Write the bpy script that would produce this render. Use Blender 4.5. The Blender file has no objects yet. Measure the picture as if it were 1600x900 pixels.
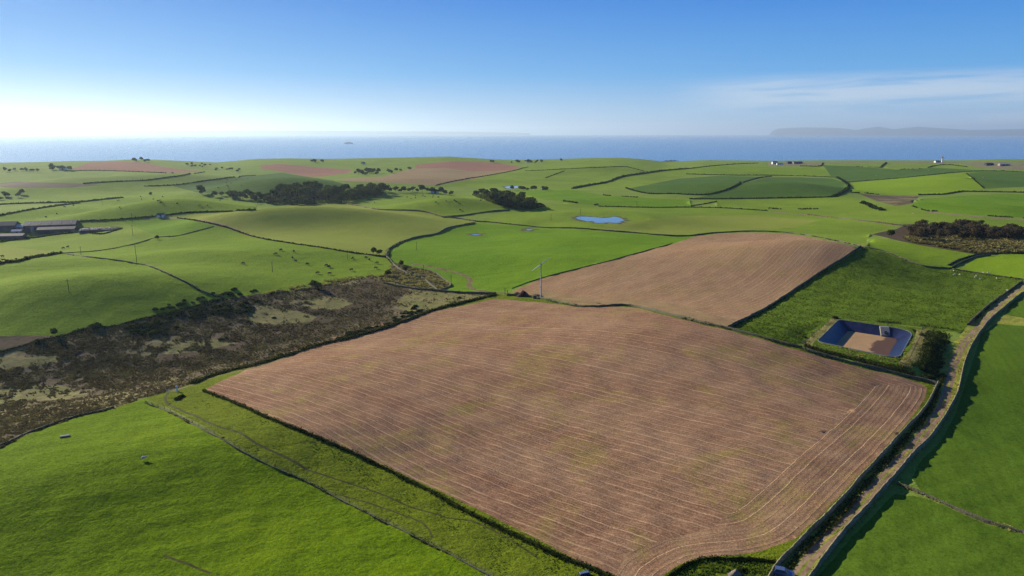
import bpy, bmesh, math, random
import numpy as np
from mathutils import Vector, Matrix
from mathutils.geometry import delaunay_2d_cdt

SC = bpy.context.scene
COL = SC.collection
RAD = math.radians
random.seed(7)
RNG = np.random.default_rng(7)

# ------------------------------------------------------------------ camera
CAM_H = 85.0                    # drone height over the turbine's ground
PITCH = RAD(12.8)
FPX = 1066.0                    # focal length in photo pixels (1600 wide)
cam = bpy.data.cameras.new('camera')
cam.sensor_width = 36.0
cam.lens = 36.0 * FPX / 1600.0
cam.clip_start = 1.0
cam.clip_end = 250000.0
cam_o = bpy.data.objects.new('camera', cam)
COL.objects.link(cam_o)
cam_o.location = (0, 0, CAM_H)
cam_o.rotation_euler = (RAD(90) - PITCH, 0, 0)
SC.camera = cam_o

# ------------------------------------------------------------------ sky and sun
SUN_EL, SUN_AZ = 23.0, -50.0    # azimuth from +Y, clockwise positive
w = bpy.data.worlds.new('World')
SC.world = w
w.use_nodes = True
wt = w.node_tree
wt.nodes.clear()


class NT:
    """small helper to write node trees briefly"""
    def __init__(s, tree):
        s.t = tree

    def n(s, kind, props=None, **inp):
        nd = s.t.nodes.new(kind)
        for k, v in (props or {}).items():
            setattr(nd, k, v)
        for k, v in inp.items():
            key = int(k[1:]) if k[0] == 'i' and k[1:].isdigit() else k.replace('_', ' ')
            sock = nd.inputs[key]
            if isinstance(v, bpy.types.NodeSocket):
                s.t.links.new(v, sock)
            else:
                sock.default_value = v
        return nd

    def math(s, op, a, b=0.0, c=0.0, clamp=False):
        return s.n('ShaderNodeMath', {'operation': op, 'use_clamp': clamp}, i0=a, i1=b, i2=c).outputs[0]

    def vmath(s, op, a, b=(0, 0, 0), out=0):
        nd = s.n('ShaderNodeVectorMath', {'operation': op}, i0=a)
        if op == 'SCALE':
            nd.inputs['Scale'].default_value = b
        elif isinstance(b, bpy.types.NodeSocket):
            s.t.links.new(b, nd.inputs[1])
        else:
            nd.inputs[1].default_value = b
        return nd.outputs[out]

    def mix(s, f, a, b, mode='MIX'):
        nd = s.n('ShaderNodeMix', {'data_type': 'RGBA', 'blend_type': mode})
        for i, v in ((0, f), (6, a), (7, b)):
            if isinstance(v, bpy.types.NodeSocket):
                s.t.links.new(v, nd.inputs[i])
            else:
                nd.inputs[i].default_value = v if i == 0 else (v[0], v[1], v[2], 1)
        return nd.outputs[2]

    def ramp(s, f, lo, hi):
        return s.n('ShaderNodeMapRange', {'interpolation_type': 'SMOOTHSTEP'}, Value=f, From_Min=lo, From_Max=hi).outputs[0]

    def noise(s, vec, scale, detail=4, rough=0.55, dist=0.0):
        return s.n('ShaderNodeTexNoise', None, Vector=vec, Scale=scale, Detail=detail, Roughness=rough, Distortion=dist).outputs['Fac']

    def link(s, a, b):
        s.t.links.new(a, b)


N = NT(wt)
sky = N.n('ShaderNodeTexSky', {'sky_type': 'NISHITA', 'sun_disc': False, 'sun_elevation': RAD(SUN_EL),
                               'sun_rotation': RAD(SUN_AZ), 'altitude': 100.0, 'air_density': 1.0,
                               'dust_density': 0.6, 'ozone_density': 2.5})
gen = N.n('ShaderNodeTexCoord').outputs['Generated']
sep = N.n('ShaderNodeSeparateXYZ', None, Vector=gen)
azim = N.math('ARCTAN2', sep.outputs[0], sep.outputs[1])
elev = N.math('ARCSINE', sep.outputs[2])
cv = N.n('ShaderNodeCombineXYZ', None, X=N.math('MULTIPLY', azim, 3.2), Y=N.math('MULTIPLY', elev, 42.0), Z=0.3).outputs[0]
c1 = N.noise(cv, 1.6, 6, 0.6, 0.6)
tilt = N.math('ADD', elev, 0.004)
cm = N.math('MULTIPLY', N.ramp(tilt, 0.022, 0.05), N.math('SUBTRACT', 1.0, N.ramp(tilt, 0.062, 0.084)))
cm = N.math('MULTIPLY', cm, N.ramp(azim, 0.19, 0.36))
cm2 = N.math('MULTIPLY', N.ramp(elev, 0.006, 0.016), N.math('SUBTRACT', 1.0, N.ramp(elev, 0.022, 0.034)))
cm2 = N.math('MULTIPLY', cm2, N.math('MULTIPLY', N.ramp(azim, 0.36, 0.6), 0.6))
cm = N.math('MULTIPLY', N.math('ADD', cm, cm2), N.math('SUBTRACT', 1.0, N.ramp(azim, 1.2, 1.9)))
cf = N.math('MULTIPLY', cm, N.ramp(c1, 0.30, 0.62))
# clear-air gradient by elevation, whiter toward the sun, blended with the physical sky
def lerp3(stops, x):
    r = N.n('ShaderNodeValToRGB', None, Fac=x)
    cr = r.color_ramp
    while len(cr.elements) < len(stops):
        cr.elements.new(0.5)
    for e_, (p_, c_) in zip(cr.elements, stops):
        e_.position = p_; e_.color = (*c_, 1)
    return r.outputs[0]


def lin0(r, g, b):
    f = lambda c: (c / 255 / 12.92) if c / 255 <= 0.04045 else ((c / 255 + 0.055) / 1.055) ** 2.4
    return (f(r), f(g), f(b))


ev = N.math('MULTIPLY', elev, 1.0 / 1.5708, clamp=True)
grad = lerp3([(0.0, lin0(172, 198, 228)), (0.018, lin0(152, 194, 232)), (0.05, lin0(92, 168, 232)), (0.125, lin0(22, 120, 218)), (0.35, lin0(34, 88, 172)), (1.0, lin0(24, 62, 136))], ev)
SDW = (math.sin(RAD(SUN_AZ)) * math.cos(RAD(SUN_EL)), math.cos(RAD(SUN_AZ)) * math.cos(RAD(SUN_EL)), math.sin(RAD(SUN_EL)))
cosg = N.vmath('DOT_PRODUCT', gen, SDW, 1)
gl1 = N.math('POWER', N.math('MAXIMUM', cosg, 0.0), 5.0)
hz = N.math('POWER', N.math('SUBTRACT', 1.0, N.math('ABSOLUTE', sep.outputs[2])), 34.0)
daz = N.math('COSINE', N.math('SUBTRACT', azim, RAD(SUN_AZ)))
gl2 = N.math('MULTIPLY', N.math('POWER', N.math('MAXIMUM', daz, 0.0), 5.0), hz)
k1 = N.n('ShaderNodeVectorMath', {'operation': 'SCALE'}, i0=(0.0, 0.01, 0.01)); N.link(gl1, k1.inputs['Scale'])
k2 = N.n('ShaderNodeVectorMath', {'operation': 'SCALE'}, i0=(1.0, 0.95, 0.75)); N.link(gl2, k2.inputs['Scale'])
mine = N.vmath('ADD', N.vmath('ADD', grad, k1.outputs[0]), k2.outputs[0])
mine = N.mix(N.math('MULTIPLY', cf, 0.62), mine, lin0(214, 226, 240))
mine = N.vmath('SCALE', mine, 0.60 / 0.10)
skyc = N.mix(0.95, sky.outputs[0], mine)
bg = N.n('ShaderNodeBackground', None, Color=skyc, Strength=0.10)
wo = N.n('ShaderNodeOutputWorld')
N.link(bg.outputs[0], wo.inputs[0])

sun = bpy.data.lights.new('sun', 'SUN')
sun.energy = 5.0
sun.angle = RAD(0.53)
sun.color = (1.0, 0.89, 0.70)
sun_o = bpy.data.objects.new('sun', sun)
COL.objects.link(sun_o)
SD = Vector((math.sin(RAD(SUN_AZ)) * math.cos(RAD(SUN_EL)), math.cos(RAD(SUN_AZ)) * math.cos(RAD(SUN_EL)), math.sin(RAD(SUN_EL))))
sun_o.rotation_euler = SD.to_track_quat('Z', 'Y').to_euler()
sun_o.location = (-200, 200, 300)

SC.view_settings.view_transform = 'Standard'
SC.view_settings.look = 'None'
SC.view_settings.exposure = 0.74
SC.view_settings.gamma = 1.0
SC.cycles.max_bounces = 5
SC.cycles.diffuse_bounces = 2
SC.cycles.glossy_bounces = 2
SC.cycles.volume_bounces = 0
SC.cycles.use_denoising = True
SC.cycles.denoiser = 'OPENIMAGEDENOISE'
SC.cycles.denoising_input_passes = 'RGB_ALBEDO_NORMAL'
SC.cycles.denoising_prefilter = 'NONE'
SC.cycles.denoising_quality = 'HIGH'

# ------------------------------------------------------------------ geometry of the view
cp, sp_ = math.cos(PITCH), math.sin(PITCH)


def ray(u, v):
    u = np.asarray(u, float); v = np.asarray(v, float)
    a = (u - 800) / FPX
    b = -(v - 450) / FPX
    d = np.stack([a, cp + b * sp_, -sp_ + b * cp], -1)
    return d / np.linalg.norm(d, axis=-1, keepdims=True)


def plane_pt(u, v, z=0.0):
    d = ray(u, v)
    t = (z - CAM_H) / d[..., 2]
    return d[..., 0] * t, d[..., 1] * t


SEA_Z = -60.0
# hills: crest pixel, height, lateral radius, radial radius (metres)
HILLS = [
    (1010, 520, 8.0, 75, 50), (560, 575, 3.0, 45, 40), (1230, 700, 1.5, 40, 30),
    (150, 424, 15.0, 75, 46), (330, 392, 7.0, 70, 46), (20, 415, 6.0, 60, 46),
    (420, 331, 17.0, 80, 48), (580, 340, 9.0, 60, 42), (640, 356, 4.0, 50, 40), (250, 316, 20.0, 105, 58), (50, 328, 7.0, 90, 55),
    (430, 277, 25.0, 130, 100), (545, 284, 8.0, 60, 80), (930, 258, 16.0, 150, 130),
    (1285, 380, 11.0, 58, 66), (1160, 388, 6.0, 60, 50), (1090, 400, 3.0, 70, 60), (700, 311, 16.0, 70, 52),
    (1110, 284, 16.0, 110, 90), (1245, 290, 12.0, 80, 85), (1480, 281, 9.0, 120, 90),
    (190, 273, 20.0, 150, 100), (30, 294, 8.0, 110, 100), (320, 280, 7.0, 90, 80),
    (300, 548, -5.0, 110, 36), (80, 610, -6.0, 90, 34), (520, 480, -3.0, 70, 36),
    (240, 700, 6.0, 70, 28), (1570, 650, -3.0, 50, 60), (1490, 445, -6.0, 60, 50),
    (1450, 377, 6.0, 90, 45), (1520, 316, 10.0, 110, 66), (1350, 343, 5.0, 90, 60),
    (860, 392, 4.0, 60, 40), (940, 370, 3.0, 80, 40), (720, 276, 8.0, 160, 110), (1000, 336, 7, 70, 50),
]
HC = []
for (u, v, A, rl, rd) in HILLS:
    x, y = plane_pt(u, v, 0.0)
    zb = -5.0 if math.hypot(x, y) > 600 else 0.0
    x, y = plane_pt(u, v, zb + A)
    az = math.atan2(x, y)
    HC.append((float(x), float(y), A, rl, rd, math.cos(az), math.sin(az)))
WV = []
_r = random.Random(3)
for k in range(8):
    L = 85 * 1.35 ** k
    a = _r.uniform(0, math.pi)
    WV.append((math.cos(a) * 2 * math.pi / L, math.sin(a) * 2 * math.pi / L, _r.uniform(0, 6.28), min(L * 0.0034, 1.6)))
HCA = np.array(HC).T
WVA = np.array(WV).T
# skyline of the land against the sea: pixel column, pixel row
SKYL = [(-900, 256), (-300, 257), (0, 256), (60, 255), (120, 253), (160, 253), (200, 251), (240, 251), (300, 254), (340, 256), (400, 250),
        (450, 249), (520, 250), (560, 249), (620, 248), (700, 246), (760, 250), (800, 252), (880, 250), (920, 248.5), (970, 248),
        (1000, 250), (1040, 255), (1100, 252), (1200, 253), (1300, 252), (1400, 252), (1500, 252), (1560, 250), (1600, 250), (2500, 252)]
SK_D = 2100.0
_ua = np.array([s[0] for s in SKYL], float)
_d = ray(_ua, np.array([s[1] for s in SKYL], float))
SK_AZ = np.arctan2(_d[:, 0], _d[:, 1])
SK_Z = CAM_H + SK_D * _d[:, 2] / np.hypot(_d[:, 0], _d[:, 1])


def smooth(x, a, b):
    t = np.clip((x - a) / (b - a), 0, 1)
    return t * t * (3 - 2 * t)


def h_raw(x, y):
    x = np.asarray(x, float); y = np.asarray(y, float)
    z = np.zeros(np.broadcast(x, y).shape)
    d = np.hypot(x, y)
    z = z - 5 * smooth(d, 420, 800) - 2 * smooth(d, 900, 1200)
    for (cx, cy, A, rl, rd, ca, sa) in HC:
        # only where the hill reaches
        R_ = 2.9 * max(rl, rd * 1.25)
        m_ = (np.abs(x - cx) < R_) & (np.abs(y - cy) < R_)
        if not np.any(m_):
            continue
        ex, ey = np.where(m_, x - cx, 1e4) if z.ndim == 0 else (x - cx)[m_], (y - cy) if z.ndim == 0 else (y - cy)[m_]
        l = (ex * ca - ey * sa) / rl
        r = ex * sa + ey * ca
        r = np.where(r > 0, r / (rd * 1.25), r / (rd * 0.85))
        g = A * np.exp(-(l * l + r * r))
        if z.ndim == 0:
            z = z + g
        else:
            z[m_] += g
    for (kx, ky, ph, am) in WV:
        z = z + am * np.sin(kx * x + ky * y + ph)
    azv = np.arctan2(x, y)
    zr = np.interp(azv, SK_AZ, SK_Z)
    wgt = smooth(d, 1500, SK_D)
    z = z * (1 - wgt) + zr * wgt
    z = z + (-76.0 - z) * smooth(d, SK_D + 40, 3300)
    return z


# slurry lagoon: flat bund plateau round a four-sided rim
_q = [plane_pt(1277, 534, 1.0), plane_pt(1311, 500, 1.0), plane_pt(1428, 517, 1.0), plane_pt(1404, 561, 1.0)]
LAG = [np.array([float(a), float(b)]) for a, b in _q]
LAG_C = sum(LAG) / 4
LAG_Z = None


def rounded(quad, rad, n=6):
    out = []
    m = len(quad)
    for i in range(m):
        p, a, b = quad[i], quad[i - 1], quad[(i + 1) % m]
        da = (a - p) / np.linalg.norm(a - p); db = (b - p) / np.linalg.norm(b - p)
        p0, p1 = p + da * rad[i], p + db * rad[i]
        for k in range(n + 1):
            t = k / n
            out.append((1 - t) ** 2 * p0 + 2 * t * (1 - t) * p + t * t * p1)
    return out


def inset(quad, dist):
    m = len(quad)
    c = sum(quad) / m
    lines = []
    for i in range(m):
        a, b = quad[i], quad[(i + 1) % m]
        t = (b - a) / np.linalg.norm(b - a)
        nn = np.array([-t[1], t[0]])
        if np.dot(c - a, nn) < 0:
            nn = -nn
        lines.append((a + nn * dist, t))
    out = []
    for i in range(m):
        (p, t), (q, s) = lines[i - 1], lines[i]
        A = np.array([[t[0], -s[0]], [t[1], -s[1]]])
        k = np.linalg.solve(A, q - p)
        out.append(p + t * k[0])
    return out


RIM = np.array(rounded(LAG, [3, 3, 9, 6]))


def seg_dist(x, y, P, closed=False):
    """distance from points to a polyline"""
    best = np.full(np.shape(x), 1e9)
    m = len(P)
    for i in range(m if closed else m - 1):
        ax, ay = P[i]; bx, by = P[(i + 1) % m]
        dx, dy = bx - ax, by - ay
        L = dx * dx + dy * dy + 1e-12
        t = np.clip(((x - ax) * dx + (y - ay) * dy) / L, 0, 1)
        best = np.minimum(best, np.hypot(x - ax - t * dx, y - ay - t * dy))
    return best


def pip(x, y, P):
    c = np.zeros(np.shape(x), bool)
    m = len(P)
    for i in range(m):
        ax, ay = P[i - 1]; bx, by = P[i]
        if ay == by:
            continue
        k = ((ay > y) != (by > y)) & (x < (bx - ax) * (y - ay) / (by - ay) + ax)
        c ^= k
    return c


LAG_Z = float(h_raw(*LAG_C)) + 1.6
_q = [plane_pt(u_, v_, LAG_Z) for u_, v_ in ((1277, 534), (1311, 500), (1428, 517), (1404, 561))]
LAG = [np.array([float(a), float(b)]) for a, b in _q]
LAG_C = sum(LAG) / 4
RIM = np.array(rounded(LAG, [3, 3, 9, 6]))


PONDS = []


def H(x, y):
    x = np.asarray(x, float); y = np.asarray(y, float)
    z = h_raw(x, y)
    near = np.hypot(x - LAG_C[0], y - LAG_C[1]) < 60
    if np.any(near):
        xs, ys = x[near] if x.ndim else x, y[near] if y.ndim else y
        sd = seg_dist(xs, ys, RIM, True)
        sd = np.where(pip(xs, ys, RIM), 0, sd)
        k = 1 - smooth(sd, 4.5, 13.0)
        if x.ndim:
            z[near] = z[near] * (1 - k) + LAG_Z * k
        else:
            z = z * (1 - k) + LAG_Z * k
    if x.ndim:
        for (W, c_, rad_, zp) in PONDS:
            near = np.hypot(x - c_[0], y - c_[1]) < rad_ + 45
            if np.any(near):
                sd = seg_dist(x[near], y[near], W, True)
                ins = pip(x[near], y[near], W)
                k = 1 - smooth(np.where(ins, 0, sd), 2.0, 38.0)
                z[near] = z[near] * (1 - k) + (zp - np.where(ins, np.minimum(sd * 0.2, 0.8), 0)) * k
    return z


def hit(u, v):
    """where the sight line through a photo pixel meets the land"""
    u = np.atleast_1d(np.asarray(u, float)); v = np.atleast_1d(np.asarray(v, float))
    if len(u) > 1500:
        return np.concatenate([hit(u[i:i + 1500], v[i:i + 1500]) for i in range(0, len(u), 1500)])
    d = ray(u, v)
    grid = 60.0 * 1.013 ** np.arange(350)
    grid = grid[grid < 5200]
    p = d[:, None, :] * grid[None, :, None]
    below = (p[..., 2] + CAM_H) < H(p[..., 0], p[..., 1])
    first = np.where(below.any(1), below.argmax(1), len(grid) - 1)
    lo = grid[np.maximum(first - 1, 0)]; hi = grid[first]
    for _ in range(2):
        f = np.linspace(0, 1, 33)
        tt = lo[:, None] + (hi - lo)[:, None] * f[None]
        p = d[:, None, :] * tt[..., None]
        below = (p[..., 2] + CAM_H) < H(p[..., 0], p[..., 1])
        below[:, -1] = True
        k_ = np.maximum(below.argmax(1), 1)
        ii = np.arange(len(u))
        lo, hi = tt[ii, k_ - 1], tt[ii, k_]
    p = d * hi[:, None]
    return p[:, :2]


def at(u, v):
    p = hit([u], [v])[0]
    return float(p[0]), float(p[1]), float(H(p[:1], p[1:])[0])


def top_height(x, y, z, v):
    """height above z at which (x, y) shows at photo row v"""
    d = ray(800, v)
    # solve along the vertical line through (x, y): camera coordinates
    b = -(v - 450) / FPX
    # depth = y*cp - (Z-CAM_H)*sp ; up = y*sp + (Z-CAM_H)*cp ; up/depth = b
    Zr = (b * y * cp - y * sp_) / (cp + b * sp_)
    return Zr + CAM_H - z


def dens(pts, step=7.0):
    out = []
    for i in range(len(pts) - 1):
        a, b = np.array(pts[i], float), np.array(pts[i + 1], float)
        n = max(1, int(np.hypot(*(b - a)) / step))
        for k in range(n):
            out.append(a + (b - a) * k / n)
    out.append(np.array(pts[-1], float))
    return np.array(out)


def catmull(pts, n=4):
    P = [np.array(p, float) for p in pts]
    P = [2 * P[0] - P[1]] + P + [2 * P[-1] - P[-2]]
    out = []
    for i in range(1, len(P) - 2):
        a, b, c, d = P[i - 1:i + 3]
        for k in range(n):
            t = k / n
            out.append(0.5 * ((2 * b) + (c - a) * t + (2 * a - 5 * b + 4 * c - d) * t * t + (3 * b - 3 * c + d - a) * t ** 3))
    out.append(P[-2])
    return np.array(out)


def world_line(px, smoothed=True, step=7.0):
    q = catmull(px) if smoothed and len(px) > 2 else np.array(px, float)
    q = dens(q, step)
    return hit(q[:, 0], q[:, 1])


def resample(W, step):
    W = np.asarray(W)
    s = np.r_[0, np.cumsum(np.hypot(*(W[1:] - W[:-1]).T))]
    n = max(2, int(s[-1] / step) + 1)
    q = np.linspace(0, s[-1], n)
    return np.c_[np.interp(q, s, W[:, 0]), np.interp(q, s, W[:, 1])]


def offset_line(W, d):
    W = np.asarray(W)
    t = np.gradient(W, axis=0)
    t /= np.linalg.norm(t, axis=1, keepdims=True) + 1e-9
    return W + np.c_[t[:, 1], -t[:, 0]] * (d[:, None] if isinstance(d, np.ndarray) else d)


POND_PX = [[(898.7, 340), (906, 338.2), (917, 338.5), (930, 339.2), (940, 340.4), (950, 340), (960, 338.5), (967, 340), (972, 342.5), (975, 345), (968, 345.6), (971, 347.2), (960, 348.2), (950, 347.5), (940, 348.3), (930, 348), (926, 345.6), (918, 345.8), (912, 344.4), (905, 343)],
           [(736, 366), (743, 365.5), (749, 366), (745, 367.6), (738, 367.4)], [(821, 358.2), (827, 357.6), (832, 358.6), (826, 359.8)],
           [(787, 292), (800, 290.5), (811, 291.5), (808, 293.5), (795, 294.5)]]
_pl = []
for q in POND_PX:
    W = world_line(q + [q[0]], True, 2.0)[:-1]
    # a level water surface: lay the outline on one plane through its middle
    c_ = W.mean(0)
    zp = float(np.median(H(W[:, 0], W[:, 1])))
    qq = dens(catmull(q + [q[0]]), 2.0)[:-1]
    W = np.stack(plane_pt(qq[:, 0], qq[:, 1], zp), -1)
    c_ = W.mean(0)
    _pl.append((W, c_, float(np.hypot(*(W - c_).T).max()), zp))
PONDS += _pl


# ------------------------------------------------------------------ materials
def lin(r, g, b):
    f = lambda c: (c / 255 / 12.92) if c / 255 <= 0.04045 else ((c / 255 + 0.055) / 1.055) ** 2.4
    return (f(r), f(g), f(b))


def new_mat(name):
    m = bpy.data.materials.new(name)
    m.use_nodes = True
    m.node_tree.nodes.clear()
    return m, NT(m.node_tree)


def finish(N, col, rough=0.9, bump=None, bdist=0.1, bstr=1.0, spec=0.15, metal=0.0, **kw):
    p = N.n('ShaderNodeBsdfPrincipled', None, Roughness=rough, Metallic=metal)
    p.inputs['Specular IOR Level'].default_value = spec
    if isinstance(col, bpy.types.NodeSocket):
        N.link(col, p.inputs['Base Color'])
    else:
        p.inputs['Base Color'].default_value = (*col, 1)
    for k, v in kw.items():
        p.inputs[k.replace('_', ' ')].default_value = v
    if bump is not None:
        b = N.n('ShaderNodeBump', None, Height=bump, Distance=bdist, Strength=bstr)
        N.link(b.outputs[0], p.inputs['Normal'])
    o = N.n('ShaderNodeOutputMaterial')
    N.link(p.outputs[0], o.inputs[0])
    return p


def pos_of(N):
    return N.n('ShaderNodeNewGeometry').outputs['Position']


def stretch(N, vec, ang, along, across):
    """rotate by ang and scale, to draw a grain"""
    m = N.n('ShaderNodeMapping', {'vector_type': 'TEXTURE'}, Vector=vec, Rotation=(0, 0, ang), Scale=(along, across, 1.0))
    return m.outputs[0]


def pasture(name, A, B, C=None, ang=0.3, grain=0.5, bump=0.35, rough_scale=0.35, patch=0.018, rows=0.0):
    m, N = new_mat(name)
    P = pos_of(N)
    n1 = N.noise(P, patch, 5, 0.6, 0.4)
    n2 = N.noise(stretch(N, P, ang, 7.0, 1.0), 0.22, 5, 0.65)
    n3 = N.noise(P, 1.1, 5, 0.7)
    n4 = N.noise(P, rough_scale, 5, 0.75, 0.3)
    c = N.mix(N.ramp(n1, 0.32, 0.68), A, B)
    C = C or tuple(v * 0.55 for v in A)
    c = N.mix(N.math('MULTIPLY', N.ramp(n2, 0.45, 0.75), grain), c, C)
    c = N.mix(N.math('MULTIPLY', N.ramp(n4, 0.5, 0.78), grain * 0.9), c, C)
    c = N.mix(N.math('MULTIPLY', N.ramp(n3, 0.35, 0.75), 0.45), c, tuple(min(1, v * 1.5) for v in B))
    c = N.mix(N.math('MULTIPLY', N.ramp(n3, 0.5, 0.3), 0.6), c, C)
    n5 = N.noise(P, 3.2, 3, 0.7)
    c = N.mix(N.math('MULTIPLY', N.ramp(n5, 0.5, 0.32), 0.45), c, C)
    c = N.mix(N.math('MULTIPLY', N.ramp(n5, 0.5, 0.66), 0.5), c, tuple(min(1, v * 1.6) for v in B))
    if rows:
        d = N.vmath('DOT_PRODUCT', P, (math.cos(ang + 1.5708), math.sin(ang + 1.5708), 0), 1)
        s = N.math('SINE', N.math('MULTIPLY', d, 6.283 / 3.2))
        c = N.mix(N.math('MULTIPLY', N.ramp(s, -0.2, 1.0), rows), c, tuple(v * 0.7 for v in A))
    h = N.math('ADD', n4, N.math('MULTIPLY', n3, 0.35))
    h = N.math('ADD', h, N.math('MULTIPLY', n2, 0.6))
    finish(N, c, 0.95, h, bump, 1.0, 0.02)
    return m


def stubble(name, soil, straw, green, nvec=None, pitch=3.2, greens=0.5, fine=0.8, line=0.8, ridge=0.4):
    """harvested rows. nvec: direction across the rows; without it the 'row' attribute (distance to the edge) is used"""
    m, N = new_mat(name)
    P = pos_of(N)
    if nvec is None:
        r = N.n('ShaderNodeAttribute', {'attribute_name': 'row'}).outputs['Fac']
        al = P
        ncoarse = N.noise(P, 0.12, 4, 0.6)
    else:
        r = N.vmath('DOT_PRODUCT', P, (nvec[0], nvec[1], 0), 1)
        ang = math.atan2(nvec[1], nvec[0]) - math.pi / 2
        al = stretch(N, P, ang, 14.0, 0.8)
        ncoarse = N.noise(stretch(N, P, ang, 8.0, 2.0), 0.12, 5, 0.65)
    wob = N.math('MULTIPLY', N.math('SUBTRACT', N.noise(P, 0.012, 2), 0.5), 1.0)
    wob = N.math('ADD', wob, N.math('MULTIPLY', N.math('SUBTRACT', N.noise(P, 0.8, 2), 0.5), 0.22))
    r2 = N.math('ADD', r, wob)
    # fine drill rows
    s1 = N.math('SINE', N.math('MULTIPLY', r2, 6.283 / fine))
    # broad pale lines, broken along their length
    ph = N.math('FRACT', N.math('DIVIDE', r2, pitch))
    dl = N.math('ABSOLUTE', N.math('SUBTRACT', ph, 0.5))
    ln = N.math('SUBTRACT', 1.0, N.ramp(dl, 0.016, 0.065))
    ph2 = N.math('FRACT', N.math('DIVIDE', N.math('ADD', r2, 1.1), pitch * 2.0))
    dl2 = N.math('ABSOLUTE', N.math('SUBTRACT', ph2, 0.5))
    ln2 = N.math('SUBTRACT', 1.0, N.ramp(dl2, 0.0, 0.02))
    rv = N.ramp(N.noise(N.n('ShaderNodeCombineXYZ', None, X=N.math('MULTIPLY', r, 0.31), Y=0.0, Z=0.0).outputs[0], 1.0, 3, 0.8), 0.38, 0.6)
    brk = N.math('MULTIPLY', N.math('MULTIPLY_ADD', rv, 0.8, 0.2), N.ramp(N.noise(al, 1.3, 5, 0.8), 0.33, 0.52), N.ramp(N.noise(P, 0.05, 3), 0.2, 0.45))
    big = N.noise(P, 0.014, 4, 0.6, 0.5)
    fineN = N.noise(P, 2.2, 4, 0.75)
    c = N.mix(N.ramp(ncoarse, 0.3, 0.7), soil, tuple(0.55 * a + 0.45 * b for a, b in zip(soil, straw)))
    c = N.mix(N.math('MULTIPLY', N.ramp(s1, -0.3, 0.9), N.math('MULTIPLY', N.noise(al, 0.7, 3), ridge)), c, straw)
    gp = N.ramp(N.noise(P, 0.034, 7, 0.74, 0.8), 0.5, 0.62)
    gl = N.math('MULTIPLY', gp, N.ramp(N.noise(al, 2.6, 6, 0.85), 0.44, 0.54))
    c = N.mix(N.math('MULTIPLY', gl, greens), c, green)
    lf = N.math('MULTIPLY', N.math('MULTIPLY', N.math('MAXIMUM', ln, N.math('MULTIPLY', ln2, 0.8)), brk), N.math('MULTIPLY_ADD', big, 0.9, line - 0.35, clamp=True))
    c = N.mix(lf, c, tuple(min(1.0, v * 1.7) for v in straw))
    dk = N.math('SUBTRACT', 1.0, N.ramp(N.math('ABSOLUTE', N.math('SUBTRACT', ph, 0.30)), 0.02, 0.09))
    c = N.mix(N.math('MULTIPLY', dk, N.math('MULTIPLY', rv, 0.3)), c, tuple(v * 0.5 for v in soil))
    fineN = N.math('ADD', N.math('MULTIPLY', fineN, 0.5), N.math('MULTIPLY', N.noise(al, 3.5, 4, 0.8), 0.5))
    c = N.mix(N.math('MULTIPLY', N.ramp(fineN, 0.5, 0.62), 0.7), c, tuple(min(1.0, v * 1.25) for v in straw))
    c = N.mix(N.math('MULTIPLY', N.ramp(fineN, 0.5, 0.4), 0.6), c, tuple(v * 0.5 for v in soil))
    hgt = N.math('ADD', N.math('MULTIPLY', s1, ridge * 0.6), N.math('ADD', fineN, N.math('MULTIPLY', N.math('MULTIPLY', ln, brk), 0.5)))
    finish(N, c, 0.95, hgt, 0.16, 1.0, 0.02)
    return m


def ground_mat(name, cols, scales=(0.05, 0.5, 2.0), bump=0.2, th=(0.4, 0.6)):
    m, N = new_mat(name)
    P = pos_of(N)
    a, b, c3 = cols
    n1 = N.noise(P, scales[0], 6, 0.65, 0.8)
    n2 = N.noise(P, scales[1], 6, 0.7, 0.4)
    n3 = N.noise(P, scales[2], 4, 0.75)
    c = N.mix(N.ramp(n1, *th), a, b)
    c = N.mix(N.math('MULTIPLY', N.ramp(n2, 0.45, 0.65), 0.7), c, c3)
    c = N.mix(N.math('MULTIPLY', N.ramp(n3, 0.5, 0.8), 0.4), c, tuple(min(1, v * 1.6) for v in b))
    finish(N, c, 0.95, N.math('ADD', n2, N.math('MULTIPLY', n3, 0.5)), bump, 1.0, 0.08)
    return m


def plain(name, col, rough=0.7, var=0.3, scale=2.0, metal=0.0, spec=0.3, bump=0.02):
    m, N = new_mat(name)
    P = N.n('ShaderNodeTexCoord').outputs['Object']
    n1 = N.noise(P, scale, 5, 0.65)
    c = N.mix(N.ramp(n1, 0.3, 0.7), tuple(v * (1 - var) for v in col), tuple(min(1, v * (1 + var)) for v in col))
    finish(N, c, rough, n1, bump, 1.0, spec, metal)
    return m


def leafy(name, A, B, scale=0.8, trans=0.25):
    m, N = new_mat(name)
    P = pos_of(N)
    oi = N.n('ShaderNodeObjectInfo').outputs['Random']
    n1 = N.noise(P, scale, 4, 0.7)
    f = N.math('ADD', N.math('MULTIPLY', N.ramp(n1, 0.3, 0.7), 0.75), N.math('MULTIPLY', oi, 0.35), clamp=True)
    c = N.mix(f, A, B)
    d = N.n('ShaderNodeBsdfDiffuse', None, Color=c)
    t = N.n('ShaderNodeBsdfTranslucent', None, Color=c)
    mx = N.n('ShaderNodeMixShader', None, Fac=trans)
    N.link(d.outputs[0], mx.inputs[1]); N.link(t.outputs[0], mx.inputs[2])
    o = N.n('ShaderNodeOutputMaterial')
    N.link(mx.outputs[0], o.inputs[0])
    return m


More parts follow.
